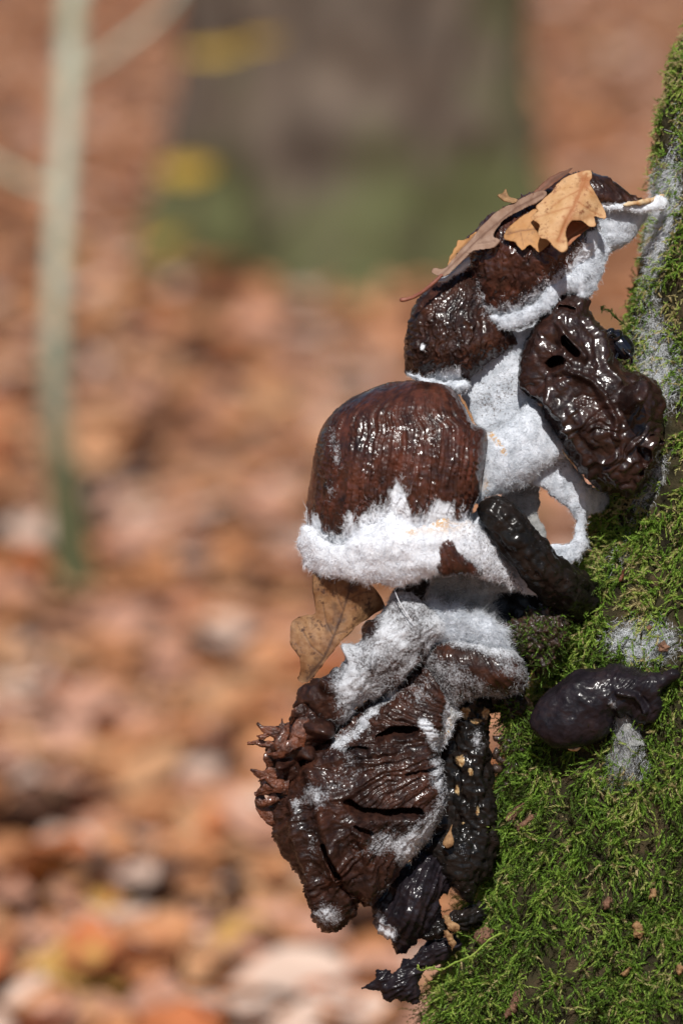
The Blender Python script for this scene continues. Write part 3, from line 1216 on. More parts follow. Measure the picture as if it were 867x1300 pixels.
PD = pillow(oD, 1.35, 96, 0.5, lambda x, y: 44 + 0.06 * (650 - y) + 0.26 * (x - 510), disp=dispD, power=1.0)
def streakD(x, y, z, P):
    ys, lo, hi = extents(P)
    l, h = np.interp(y, ys, lo), np.interp(y, ys, hi)
    u = np.arcsin(np.clip(2 * (x - l) / (h - l + 1e-6) - 1, -0.98, 0.98))
    return 1.5 * perlin(np.c_[u * 9, y / 110, u * 0 + 4.4]) + 0.8 * perlin(np.c_[u * 22, y / 80, u * 0 + 1.4]) - 0.35 * sstep(0.1, -0.8, u)


put('cap', PD, M_CAP, mD, {'mould': mouldD, 'streak': streakD})
fuzz('mould_fuzz', PD, mD, np.clip(PD.attrs['mould'] - 0.35, 0, 1), 5000, 7, 0.4, 41, comb=(0, 0.2, 0))
rim = [(384, 672), (395, 668), (404, 678), (415, 690), (436, 689), (449, 676), (462, 668), (478, 660), (490, 650), (503, 630), (515, 631), (518, 650),
       (524, 668), (536, 666), (552, 650), (566, 652), (578, 662), (594, 662), (607, 668), (622, 688), (640, 712), (656, 736), (670, 753),
       (642, 744), (612, 734), (592, 728), (566, 727), (545, 733), (520, 741), (500, 744), (470, 741), (440, 736), (415, 730), (394, 722), (382, 708), (379, 692)]


def zrim(x, y):
    yy = np.interp(x, [380, 430, 500, 560, 610, 670], [50, 96, 120, 120, 104, 62])
    return yy - 0.22 * np.clip(y - 690, 0, 80)


PR = pillow(rim, 1.7, 27, 0.9, zrim, jag=3.5, jsize=10, disp=fluff_disp(3.4, 30, 3), power=0.8)


def thinR(x, y, z, P):
    return sstep(520, 610, x) * 0.75 + 0.4 * (1 - P.h)


oRim = put('rim_mould', PR, M_RIM, mD, {'thin': thinR, 'rust': lambda x, y, z, P: blob(x, y, 560, 662, 26, 14) * 0.9 + 0.7 * blob(x, y, 520, 675, 10, 6)})
fuzz('rim_fuzz', PR, oRim, np.ones(len(PR.V)), 26000, 7, 0.36, 42, spread=1.1)
fuzz('mould_spikes', PD, mD, np.exp(-((PD.V0[:, 1] - rim_top(PD.V0[:, 0]) + 3 + 16 * fbm(PD.V0 * np.array([1, .2, 1]), 12, 3, 7)) / 9) ** 2), 12000, 17, 0.38, 40, spread=0.4, droop=0.0, comb=(0, -1.3, 0))
lip = [(562, 684), (572, 684), (584, 702), (600, 716), (612, 724), (608, 731), (585, 729), (566, 732), (556, 724), (557, 704)]
PL = pillow(lip, 1.3, 12, 0.8, lambda x, y: zrim(x, y) + 18,
            disp=lambda x, y, z, P: 2.6 * grooves(np.arctan2(y - 640, x - 545), np.hypot(x - 545, y - 640) / 60, 22, 3))
put('cap_lip', PL, M_CAP, mD, {'mould': lambda x, y, z, P: 0.45 * (1 - P.h) + 0.15})
# its black wet stem bending down to the trunk
V, F = tube([(610, 652, 84), (628, 652, 98), (648, 672, 100), (668, 698, 94), (690, 724, 78), (712, 744, 48), (732, 760, 4), (752, 776, -50)], [15, 22, 25.5, 26, 27, 30, 32, 30], 64, 120, 3.5, 16, seed=4, stri=3.0)
V += (fbm(V, 7, 3, 8) * (0.7 + 1.8 * sstep(690, 740, V[:, 1])))[:, None] * np.array([0.5, 0.5, 1])
build('stem', W(V), F, M_BLACK, mD, {'mould': np.full(len(V), 0.28)})

# ---- C: left striped cap above it
mC = mushroom('dark ridged mushroom cap hanging left below the brown leaves', 585, 450, 40)
oC = [(546, 364), (566, 350), (592, 338), (606, 356), (622, 390), (642, 414), (662, 436), (652, 446), (624, 458), (606, 474), (590, 488),
      (568, 490), (545, 483), (527, 479), (515, 473), (515, 446), (519, 412), (527, 386)]


def dispC(x, y, z, P):
    q = np.c_[x, y, z]
    a = np.arctan2(x - 610, y - 250) + 0.05 * fbm(q, 38, 3, 12) + 0.02 * fbm(q, 12, 2, 13)
    r = np.hypot(x - 610, y - 250)
    return 4.6 * sstep(0, 0.4, P.h) * grooves(a, r / 70, 27, 11) + 4.0 * fbm(q, 36, 2, 14) + 0.6 * fbm(q, 6, 2, 15)


def mouldC(x, y, z, P):
    return (0.72 * sstep(462, 486, y + 0.3 * (x - 540) * (x < 600)) * (x < 585) + 0.5 * blob(x, y, 615, 385, 12, 40, -0.5)
            + 0.26 * blob(x, y, 570, 420, 40, 40) + 0.55 * blob(x, y, 655, 440, 14, 6) + 0.9 * blob(x, y, 537, 440, 3, 5))


PC = pillow(oC, 1.35, 58, 0.5, lambda x, y: 26 + 0.05 * (480 - y), jag=1.5, jsize=9, disp=dispC)
put('cap', PC, M_CAP2, mC, {'mould': mouldC, 'streak': lambda x, y, z, P: 1.6 * perlin(np.c_[np.arctan2(x - 610, y - 250) * 16, y / 70, x * 0])})
fuzz('mould_fuzz', PC, mC, np.clip(PC.attrs['mould'] - 0.35, 0, 1) * (np.hypot(PC.V0[:, 0] - 537, PC.V0[:, 1] - 440) > 12), 2600, 6, 0.38, 43)
bc = [(518, 473), (540, 478), (562, 484), (588, 482), (594, 492), (578, 498), (560, 492), (535, 488)]
Pm = pillow(bc, 1.5, 16, 0.8, 58, jag=3, jsize=8, disp=fluff_disp(3, 14, 5))
put('rim_mould', Pm, M_WEB, mC, {'thin': lambda x, y, z, P: 0.4 * (1 - P.h), 'rust': zero})
fuzz('rim_fuzz', Pm, mC, np.ones(len(Pm.V)), 1800, 6, 0.38, 44, M_HAIRW)

# ---- B: upper reddish cap under the leaves
mB = mushroom('reddish brown mushroom cap under the oak leaves with a white mouldy lower edge', 675, 350, 30)
oB = [(590, 340), (590, 312), (605, 288), (640, 262), (690, 240), (735, 244), (758, 276), (764, 310), (757, 345), (744, 368), (722, 376),
      (698, 390), (676, 404), (648, 410), (626, 402), (606, 378), (596, 360)]


def dispB(x, y, z, P):
    q = np.c_[x, y, z]
    a = np.arctan2(x - 690, y - 130) + 0.05 * fbm(q, 30, 3, 22)
    r = np.hypot(x - 690, y - 130)
    return 3.4 * grooves(a, r / 55, 32, 21) + 5 * fbm(q, 46, 2, 24) + 0.9 * fbm(q, 8, 2, 25)


def mouldB(x, y, z, P):
    d = seg_dist(x, y, [(625, 402), (660, 404), (690, 388), (712, 368), (742, 345), (756, 312)])
    q = np.c_[x, y, z]
    return (0.85 * sstep(34, 6, d + 12 * fbm(q, 16, 3, 26)) + 0.6 * blob(x, y, 604, 366, 13, 22) + 0.45 * blob(x, y, 680, 322, 14, 10))


PB = pillow(oB, 1.4, 66, 0.5, lambda x, y: 26 + 0.10 * (380 - y), disp=dispB)
put('cap', PB, M_CAP, mB, {'mould': mouldB})
fuzz('mould_fuzz', PB, mB, np.clip(PB.attrs['mould'] - 0.35, 0, 1), 3500, 6, 0.38, 45)
rb = [(620, 400), (640, 400), (664, 393), (684, 378), (700, 360), (722, 348), (738, 332), (750, 312), (752, 296), (762, 296), (772, 318), (764, 345),
      (752, 374), (740, 380), (728, 370), (708, 380), (694, 396), (672, 411), (645, 415), (628, 410)]


def zrb(x, y):
    return np.interp(x, [620, 660, 700, 740, 770], [60, 74, 80, 70, 44])


Pm = pillow(rb, 1.5, 10, 0.9, zrb, jag=4, jsize=8, disp=fluff_disp(2.6, 20, 6), power=0.8)
dB = seg_dist(PB.V0[:, 0], PB.V0[:, 1], [(625, 396), (660, 392), (690, 372), (712, 354), (738, 330), (750, 312)])
fuzz('mould_spikes', PB, mB, np.exp(-(dB / 11) ** 2), 8000, 12, 0.38, 39, spread=0.7, droop=0.0, comb=(-0.3, -0.8, 0))
put('rim_mould', Pm, M_WEB, mB, {'thin': lambda x, y, z, P: 0.35 * (1 - P.h), 'rust': zero})
fuzz('rim_fuzz', Pm, mB, np.ones(len(Pm.V)), 8000, 6.5, 0.38, 46, M_HAIRW)

# ---- A: topmost cap tied to the trunk
mA = mushroom('topmost small dark cap joined to the trunk with a white mouldy underside', 790, 262, 10)
oA = [(680, 262), (690, 240), (714, 224), (742, 218), (762, 222), (784, 234), (803, 248), (820, 255), (816, 264), (790, 266), (760, 268), (720, 276)]
PA = pillow(oA, 1.3, 30, 0.6, 18, disp=lambda x, y, z, P: 2.0 * grooves(np.arctan2(x - 700, y - 160) + 0.03 * fbm(np.c_[x, y, z], 20, 2, 1), y / 60, 30, 31)
            + 1.5 * fbm(np.c_[x, y, z], 22, 2, 32))
put('cap', PA, M_CAP2, mA, {'mould': lambda x, y, z, P: 0.8 * sstep(252, 264, y) * (x > 755) + 0.2})
ua = [(752, 262), (780, 262), (806, 264), (822, 268), (815, 284), (803, 304), (786, 316), (770, 323), (752, 332), (742, 312)]
Pm = pillow(ua, 1.5, 16, 1.0, lambda x, y: 12 - 0.25 * (y - 262), jag=2, jsize=9, disp=fluff_disp(2.5, 22, 9), power=0.8)
put('gills', Pm, M_WEB, mA, {'thin': lambda x, y, z, P: 0.25 * (1 - P.h), 'rust': lambda x, y, z, P: 0.5 * blob(x, y, 752, 330, 6, 4)})
fuzz('gill_fuzz', Pm, mA, np.ones(len(Pm.V)), 4500, 5, 0.38, 47, M_HAIRW)
rm_ = [(757, 256), (775, 258), (795, 258), (815, 258), (835, 248), (846, 252), (842, 266), (820, 270), (795, 268), (770, 267), (756, 264)]
Pm = pillow(rm_, 1.4, 9, 0.9, lambda x, y: 32 - 0.35 * np.clip(x - 800, 0, 60), jag=2, jsize=8, disp=fluff_disp(1.5, 12, 10))
put('rim_mould', Pm, M_MOULD, mA)
fuzz('rim_fuzz', Pm, mA, np.ones(len(Pm.V)), 1800, 5, 0.38, 48)
V, F = tube([(790, 260, 42), (804, 258, 40), (818, 256, 33), (832, 253, 22), (842, 248, 10)], [2, 3.4, 3.6, 3.4, 3], 12, 40, 1.8, 7, seed=6)
build('stem', W(V), F, M_CREAM, mA)

# ---- E: slimy collapsed cap in front of the trunk
mE = mushroom('slimy collapsed dark brown mushroom with folds and holes leaning on the trunk', 760, 600, 40)
oE = [(710, 368), (730, 367), (746, 369), (750, 390), (756, 404), (770, 417), (780, 432), (785, 452), (796, 466), (811, 472), (832, 485), (841, 510),
      (843, 545), (841, 570), (833, 594), (820, 614), (805, 633), (785, 630), (761, 622), (744, 608), (729, 589), (708, 561), (687, 524), (668, 504),
      (657, 491), (657, 462), (662, 438), (676, 414), (693, 392)]


def dispE(x, y, z, P):
    q = np.c_[x, y, z]
    wp = np.c_[fbm(q, 40, 2, 51), fbm(q, 40, 2, 52), fbm(q, 40, 2, 53)] * 16
    # folds sweeping down to the right edge
    a = (x * 0.45 + y * 0.89) + 0.0011 * (x - 700) ** 2
    fold = np.c_[a / 16 + wp[:, 0] * 0.12, (x - y) / 75, np.full(len(x), 2.2)]
    d = 6.0 * (0.5 - np.abs(perlin(fold)) * 2) * sstep(480, 560, y)
    d = d + 1.9 * ridged(q + wp, 26, 3, 54) + 7 * fbm(q, 55, 2, 55) + 0.9 * fbm(q, 8, 3, 56)
    # big roll on the left, pits and slits
    for cr_ in ([(676, 500), (700, 512), (722, 548), (752, 600)], [(742, 404), (768, 440), (786, 486)], [(720, 470), (752, 486), (776, 520), (782, 556)], [(704, 414), (716, 428), (740, 452)]):
        d = d - 9 * np.exp(-(seg_dist(x + wp[:, 0] * 0.4, y + wp[:, 1] * 0.4, cr_) / 4.5) ** 2)
    d = d + 20 * blob(x, y, 684, 470, 14, 48, 0.25) + 9 * blob(x, y, 705, 437, 22, 7, 0.35)
    d = d - 46 * sstep(1.2, 0.5, np.hypot((x - 797) / 10, (y - 508) / 16))  - 18 * blob(x, y, 815, 585, 5, 22, 0.35) - 12 * blob(x, y, 828, 560, 9, 7)
    d = d + 12 * blob(x, y, 745, 500, 30, 60, -0.6)
    d = d + 7 * blob(x, y, 706, 480, 20, 5, -0.3) - 9 * blob(x, y, 694, 500, 5, 26, -0.5)
    return d


def tearE(x, y, P):
    cav = np.hypot((x - 697) / 17, (y - 461 + 0.15 * (x - 697)) / 11.5)
    m = sstep(1.1, 0.6, cav + 0.12 * fbm(np.c_[x, y, x * 0], 9, 2, 57))
    v = m[:, None] * np.array([4, -16, -52.0])
    for t in (tear([(714, 432), (722, 441), (731, 450)], 4.5, 30, 0.3), tear([(711, 391), (727, 393)], 4, 26, 0.5), tear([(815, 572), (812, 600)], 4, 20, 0.2), tear([(826, 556), (832, 562)], 4, 16)):
        v = v + t(x, y)
    return v


PE = pillow(oE, 1.3, 78, 0.5, lambda x, y: 52 + 0.0 * x, jag=2.5, jsize=12, disp=dispE, power=0.9, vec=tearE)
put('cap', PE, M_SLIME, mE, {'mould': lambda x, y, z, P: 0.42 * sstep(9, 0, seg_dist(x, y, [(668, 504), (708, 561), (744, 608)])) + 0.25 * blob(x, y, 700, 520, 25, 30)})
V, F = tube([(790, 560, 40), (805, 575, 20), (825, 590, -10)], [30, 32, 34], 20, 30, 2, 12)
build('stem', W(V), F, M_SLIME, mE, {'mould': np.zeros(len(V))})
V, F = tube([(676, 512, 62), (692, 540, 66), (712, 570, 66), (732, 594, 62), (742, 606, 56)], [0.6, 1.1, 1.3, 1.2, 0.6], 8, 60, 1.2, 4)
build('pale_rim', W(V), F, M_CREAM, mE)

# ---- mould wefts between the caps
def weft(label, outline, zb, H, thin, rust=zero, mat=None, n=5000, length=5.5, holes=(), a=4, s=18, seed=1, jag=2.5, back=0.6, step=1.5, spread=0.9):
    P = pillow(outline, step, H, back, zb, holes, jag, 10, 0.8, disp=fluff_disp(a, s, seed), seed=seed)
    t = new_empty('mould_weft', label, 'mould', W(P.V.mean(0)[None])[0])
    fo = put('felt', P, mat or M_WEB, t, {'thin': thin, 'rust': rust})
    fuzz('felt_fuzz', P, fo, np.ones(len(P.V)), int(n * 1.6), length, 0.34, int(seed * 10) + 100, M_HAIRG if mat is M_SHEER else M_HAIRW, spread)
    return P


weft('thin pale mould sheet stretched between the ridged cap and the slimy cap',
     [(583, 492), (600, 470), (616, 440), (628, 408), (660, 400), (690, 392), (676, 430), (672, 465), (684, 508), (672, 520), (652, 532), (626, 548), (606, 540), (592, 514)],
     lambda x, y: 34 + 0.1 * (x - 620), 7, lambda x, y, z, P: 0.45 + 0.4 * blob(x, y, 622, 510, 24, 24) + 0.3 * blob(x, y, 655, 490, 18, 20), n=4000, a=2.2, s=26, seed=2, jag=1)
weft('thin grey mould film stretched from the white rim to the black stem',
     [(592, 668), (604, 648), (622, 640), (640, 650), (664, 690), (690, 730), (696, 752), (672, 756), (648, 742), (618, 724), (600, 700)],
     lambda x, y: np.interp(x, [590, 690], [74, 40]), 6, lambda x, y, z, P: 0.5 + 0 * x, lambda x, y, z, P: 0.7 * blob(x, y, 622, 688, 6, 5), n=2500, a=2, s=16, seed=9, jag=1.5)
weft('thick white mould pad right of the large wrinkled cap',
     [(612, 552), (624, 546), (646, 532), (666, 516), (682, 512), (698, 538), (712, 560), (722, 578), (706, 584), (694, 596), (680, 608), (660, 618), (640, 624), (620, 628), (606, 640), (603, 630), (611, 604)],
     lambda x, y: 60 - 0.12 * (x - 640), 34, lambda x, y, z, P: 0.25 * (1 - P.h) + 0.2 * blob(x, y, 660, 560, 30, 30),
     lambda x, y, z, P: 0.9 * sstep(5, 1, seg_dist(x, y, [(618, 545), (632, 562), (640, 575)])) + 0.7 * blob(x, y, 617, 618, 4, 12), n=10000, a=3.2, s=34, seed=3)
weft('grey white mould arch joining the mould pad to the trunk around a see-through hole',
     [(686, 590), (700, 566), (716, 566), (730, 592), (750, 616), (772, 630), (764, 646), (748, 654), (743, 672), (744, 694), (736, 706), (722, 714),
      (704, 708), (692, 700), (700, 690), (716, 690), (727, 684), (731, 670), (729, 656), (720, 644), (704, 634), (690, 622), (676, 610)],
     lambda x, y: 44 - 0.3 * (x - 700) - 1.3 * np.clip(x - 742, 0, 60), 12, lambda x, y, z, P: 0.3 + 0.5 * blob(x, y, 706, 590, 16, 16), n=5500, a=3, s=22, seed=4)
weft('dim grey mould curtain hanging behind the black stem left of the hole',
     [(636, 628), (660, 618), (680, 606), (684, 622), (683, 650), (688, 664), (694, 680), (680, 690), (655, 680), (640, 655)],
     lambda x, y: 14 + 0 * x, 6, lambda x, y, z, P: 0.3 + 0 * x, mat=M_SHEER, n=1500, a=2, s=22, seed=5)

# ---- lower cluster ---------------------------------------------------------
mP = mushroom('big torn brown mushroom cap at the bottom of the cluster with fan-like folds', 470, 1000, 50)
oP = [(372, 985), (380, 968), (398, 948), (420, 932), (440, 905), (470, 880), (505, 856), (535, 834), (556, 850), (572, 880), (573, 905), (566, 926), (559, 942),
      (561, 965), (567, 985), (571, 1008), (566, 1028), (556, 1046), (543, 1068), (524, 1088), (510, 1100), (500, 1120), (482, 1142), (468, 1148),
      (457, 1137), (451, 1134), (452, 1148), (449, 1160), (434, 1167), (416, 1172), (402, 1164), (394, 1148), (386, 1124), (370, 1098), (358, 1068), (350, 1046), (340, 1030), (346, 1008), (360, 995)]
hP = [[(427, 1106), (434, 1112), (440, 1124), (446, 1140), (444, 1147), (436, 1138), (430, 1124)]]


def dispP(x, y, z, P):
    q = np.c_[x, y, z]
    a = np.arctan2(y - 940, 610 - x) + 0.05 * fbm(q, 60, 2, 62) + 0.02 * fbm(q, 15, 2, 64)
    r = np.hypot(x - 610, y - 940)
    d = 3.2 * grooves(a, r / 150, 33, 61, 2.2) * sstep(15, 70, r) + 6.0 * (0.6 - np.abs(perlin(np.c_[a * 8.5 + 3, r / 150, a * 0 + 1.5])) * 2) * sstep(20, 120, r) + 7 * fbm(q, 70, 2, 63) + 1.3 * fbm(q, 8, 3, 65)
    d = d - 15 * np.exp(-(seg_dist(x, y, [(398, 985), (412, 1040), (424, 1090), (432, 1112)]) / 9) ** 2)
    d = d - 10 * np.exp(-(seg_dist(x, y, [(455, 1050), (470, 1095), (468, 1140)]) / 8) ** 2) - 9 * np.exp(-(seg_dist(x, y, [(372, 1020), (384, 1080), (402, 1140)]) / 6) ** 2)
    d = d + 7 * sstep(1048, 1024, y + 0.08 * (x - 490)) * sstep(425, 450, x) * sstep(560, 530, x)
    d = d + 5 * sstep(956, 940, y - 0.25 * (x - 500)) * sstep(430, 455, x) * sstep(550, 520, x)
    d = d + 4 * np.exp(-(seg_dist(x, y, [(470, 945), (520, 945), (555, 952)]) / 10) ** 2)
    return d


TP_ = [tear([(482, 934), (500, 927), (526, 929)], 7, 36), tear([(436, 955), (450, 951), (463, 953)], 5, 26),
       tear([(442, 1022), (456, 1033), (490, 1036), (530, 1033)], 6, 30), tear([(413, 1074), (422, 1095), (430, 1110)], 4, 26, 0.2),
       tear([(452, 1052), (470, 1060)], 4, 14), tear([(520, 985), (552, 978)], 2.5, 8)]


def tearP(x, y, P):
    return sum(t(x, y) for t in TP_)


def mouldP(x, y, z, P):
    m = 0.50 * sstep(30, 3, seg_dist(x, y, [(562, 970), (571, 1008), (556, 1046), (520, 1088)]))
    m = m + 0.55 * blob(x, y, 402, 1012, 20, 16, 0.5) + 0.5 * blob(x, y, 378, 1025, 5, 16) + 0.65 * blob(x, y, 415, 1155, 22, 14)
    m = m + 0.5 * blob(x, y, 482, 1128, 22, 12, -0.7) + 0.5 * blob(x, y, 495, 1068, 50, 22, -0.3) + 0.3 * blob(x, y, 395, 1090, 8, 50, 0.2)
    m = m + 0.6 * sstep(11, 3, seg_dist(x, y, STREAK)) + 0.38 * blob(x, y, 530, 870, 30, 35)
    m = m + 0.75 * sstep(12, 2, seg_dist(x, y, [(572, 885), (568, 920), (556, 945), (540, 918)])) + 0.2 * blob(x, y, 460, 985, 60, 30)
    m = 0.66 * m + 0.20 + 0.15 * fbm(np.c_[x, y, z], 38, 3, 68)
    return np.clip(m, 0, 1)


STREAK = [(494, 868), (470, 894), (447, 922), (428, 944)]
PP = pillow(oP, 1.3, 66, 0.25, lambda x, y: 50 + 0.02 * (1000 - y), hP, 2.4, 7, disp=dispP, vec=tearP, power=1.05, smooth_outline=False)
put('cap', PP, M_LOW, mP, {'mould': mouldP, 'streak': lambda x, y, z, P: 1.6 * perlin(np.c_[np.arctan2(y - 940, 610 - x) * 14, np.hypot(x - 610, y - 940) / 90, x * 0])})
fuzz('mould_fuzz', PP, mP, np.clip(PP.attrs['mould'] - 0.45, 0, 1), 2500, 6, 0.32, 51, M_HAIRG, 1.4)
# white streak of mould lying in the fold
fuzz('mould_streak', PP, mP, sstep(10, 2, seg_dist(PP.V0[:, 0], PP.V0[:, 1], STREAK) + 5 * fbm(PP.V0, 9, 3, 5)), 3800, 12, 0.34, 52, spread=0.5, comb=(-0.9, 1.2, 0.2))
# stalk behind it, running down into the moss
V, F = tube([(600, 868, 10), (597, 910, 14), (598, 960, 14), (600, 1010, 12), (604, 1050, 8), (596, 1095, 8), (588, 1120, -8)], [28, 24, 23, 25, 29, 33, 25], 72, 170, 6, 15, seed=9, stri=3.2)
V += (fbm(V, 7, 3, 8) * 2.0)[:, None] * np.array([0.6, 0.3, 1])
pale = np.zeros(len(V))
for (x, y, rx, ry) in ((590, 905, 9, 11), (616, 905, 7, 10), (604, 916, 10, 5), (584, 966, 8, 11), (597, 980, 4, 7), (580, 1004, 4, 9), (606, 1030, 4, 8), (588, 1045, 3, 4)):
    pale = np.maximum(pale, blob(V[:, 0], V[:, 1], x, y, rx, ry))
build('stem', W(V), F, M_BLACK, mP, {'mould': 0.34 * blob(V[:, 0], V[:, 1], 606, 938, 10, 16) + 0.2, 'pale': pale})
bw = [(522, 1084), (545, 1062), (570, 1054), (600, 1050), (622, 1052), (618, 1082), (608, 1120), (600, 1146), (582, 1138), (562, 1118), (545, 1100)]
Pm = pillow(bw, 1.5, 34, 0.8, 12, jag=2, disp=lambda x, y, z, P: 2.0 * fbm(np.c_[x, y, z], 7, 2, 66) + 3 * fbm(np.c_[x, y, z], 24, 2, 67))
put('stem_base', Pm, M_BLACK, mP, {'mould': lambda x, y, z, P: 0.3 + 0 * x})
dk = [(535, 880), (562, 872), (596, 884), (600, 960), (600, 1040), (590, 1090), (550, 1092), (520, 1080), (540, 1040), (548, 980), (540, 930)]  # added black filler: the shade between torn cap and stalk as a solid
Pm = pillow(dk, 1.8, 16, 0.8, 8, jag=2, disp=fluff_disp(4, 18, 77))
put('shade_filler', Pm, M_BLACK, mP, {'mould': zero})
# frayed left margin
rag = [(336, 962), (345, 940), (356, 925), (372, 908), (378, 895), (392, 885), (412, 884), (430, 896), (428, 925), (408, 948), (392, 962), (380, 985), (356, 1004), (340, 1012), (328, 1006), (342, 985)]
Pm = pillow(rag, 1.3, 34, 0.7, 50, jag=6, jsize=11, disp=lambda x, y, z, P: 4 * ridged(np.c_[x * 0.45 + y * 0.2, y, z], 17, 2, 71) - 3 + 3 * fbm(np.c_[x, y, z], 14, 2, 72) - 26 * blob(x, y, 405, 925, 14, 9, -0.3) - 18 * blob(x, y, 358, 972, 6, 4) - 14 * blob(x, y, 388, 955, 10, 5, -0.4), seed=3)
put('frayed_edge', Pm, M_LOW, mP, {'mould': lambda x, y, z, P: 0.42 * blob(x, y, 384, 905, 12, 12) + 0.4 * blob(x, y, 372, 950, 8, 6)})
SP = [([(362, 936, 70), (350, 930, 76), (338, 927, 74), (326, 918, 70)], [9, 8, 5.5, 2.5]),
      ([(352, 946, 66), (338, 944, 70), (326, 943, 70), (314, 944, 68)], [6, 4.5, 3.5, 1.5]),
      ([(360, 985, 72), (345, 982, 80), (332, 983, 78), (318, 977, 72)], [9, 8, 6, 2.5]),
      ([(366, 1000, 76), (350, 998, 82), (336, 1003, 78), (324, 1009, 70)], [9, 8, 7, 4]),
      ([(330, 1008, 66), (334, 1026, 66), (344, 1040, 64), (352, 1052, 60)], [5, 8, 7, 3]),
      ([(376, 952, 80), (378, 936, 88), (384, 920, 86), (394, 908, 78)], [9, 11, 10, 5]),
      ([(366, 958, 82), (358, 945, 90), (362, 930, 86), (366, 918, 76)], [8, 9, 6, 2.5]),
      ([(346, 972, 74), (340, 962, 80), (342, 950, 76)], [6, 7, 3]),
      ([(392, 900, 76), (384, 902, 82), (376, 908, 80), (370, 920, 70)], [7, 8, 7, 4]),
      ([(362, 930, 70), (358, 922, 72), (358, 912, 70)], [4, 3.5, 1.5]),
      ([(380, 940, 88), (366, 948, 94), (354, 958, 92), (340, 958, 84)], [7, 7, 5, 2]),
      ([(352, 1010, 74), (340, 1018, 76), (330, 1022, 72), (324, 1016, 68)], [6, 5, 4, 2]),
      ([(340, 930, 74), (334, 936, 76), (326, 934, 74)], [4, 3, 1.5]),
      ([(350, 996, 84), (338, 988, 84), (328, 992, 78)], [5, 4, 2])]
for k, (pth, rd) in enumerate(SP):
    rd = np.array(rd, float) * 1.0
    rd[-1] *= 0.3
    V, F = tube(pth, rd, 18, 60, 1.6, 8, flat=0.24, seed=20 + k, endround=False, stri=1.6)
    build('shred', W(V), F, M_FRAY, mP)

# mouldy upper cap lying on it
mM = mushroom('sloping mushroom cap dusted grey with mould below the hanging oak leaf', 470, 850, 60)
oM = [(488, 768), (502, 752), (530, 758), (556, 782), (578, 798), (560, 812), (542, 830), (520, 850), (496, 868), (470, 886), (452, 898), (436, 918), (414, 920),
      (395, 904), (374, 898), (376, 884), (392, 870), (420, 856), (438, 836), (458, 812), (460, 796), (474, 782)]


def dispM(x, y, z, P):
    q = np.c_[x, y, z]
    v = (x - 430) * 0.77 - (y - 880) * 0.64
    u = (x - 430) * 0.64 + (y - 880) * 0.77
    d = 1.8 * grooves(u / 60 + 0.1 * fbm(q, 30, 2, 81), v / 70, 5, 82) + 5 * fbm(q, 34, 3, 83) + 0.8 * fbm(q, 7, 2, 84)
    d = d - 18 * blob(x, y, 447, 832, 3, 10, 0.2) - 22 * blob(x, y, 416, 873, 8, 6) - 12 * blob(x, y, 474, 842, 3, 11, 0.2)
    d = d - 9 * np.exp(-(seg_dist(x, y, [(470, 884), (500, 862), (530, 834)]) / 3) ** 2)
    return d


PM = pillow(oM, 1.4, 46, 0.5, lambda x, y: 62 + 0.03 * (880 - y), jag=3, jsize=11, disp=dispM)
put('cap', PM, M_LOW, mM, {'mould': lambda x, y, z, P: np.clip(sstep(395, 440, x) * (0.56 + 0.16 * fbm(np.c_[x, y, z], 40, 3, 85)) * (1 - 0.6 * blob(x, y, 468, 797, 12, 16)) + 0.05, 0, 1)})
fuzz('mould_fuzz', PM, mM, np.clip(PM.attrs['mould'] - 0.3, 0, 1), 6000, 7, 0.30, 53, M_HAIRG, 1.6)

# rounded gilled cap to the right
mN = mushroom('rounded grey mouldy mushroom cap with faint gills above the dark cavity', 605, 870, 60)
oN = [(534, 836), (544, 820), (562, 812), (586, 812), (620, 818), (646, 824), (660, 834), (667, 852), (666, 874), (650, 882), (628, 884), (606, 883), (590, 889),
      (578, 898), (570, 894), (556, 870), (544, 852)]


def dispN(x, y, z, P):
    q = np.c_[x, y, z]
    a = np.arctan2(x - 560, y - 770) + 0.03 * fbm(q, 25, 2, 91)
    return 2.2 * grooves(a, np.hypot(x - 560, y - 770) / 60, 18, 92) + 3 * fbm(q, 30, 2, 93)


PN = pillow(oN, 1.35, 46, 0.6, 54, jag=1.5, disp=dispN)
put('cap', PN, M_LOW, mN, {'mould': lambda x, y, z, P: np.clip(0.50 + 0.22 * sstep(840, 822, y) - 0.5 * blob(x, y, 565, 826, 26, 9, 0.3) - 0.42 * blob(x, y, 610, 845, 26, 12, 0.7) - 0.3 * blob(x, y, 640, 868, 14, 8), 0, 1)})
fuzz('mould_fuzz', PN, mN, np.clip(PN.attrs['mould'] - 0.3, 0, 1), 6000, 5.5, 0.32, 54, M_HAIRG, 1.5)
ml = [(566, 890), (578, 896), (586, 906), (574, 920), (568, 936), (560, 948), (552, 940), (546, 926), (554, 914), (562, 902)]
Pm = pillow(ml, 1.4, 9, 0.8, 54, jag=4, jsize=8, disp=fluff_disp(2.5, 10, 12))
put('rim_mould', Pm, M_SHEER, mN, {'thin': lambda x, y, z, P: 0.35 + 0 * x, 'rust': lambda x, y, z, P: 0.9 * blob(x, y, 566, 925, 6, 18)})
fuzz('rim_fuzz', Pm, mN, np.ones(len(Pm.V)), 2000, 6, 0.45, 55)

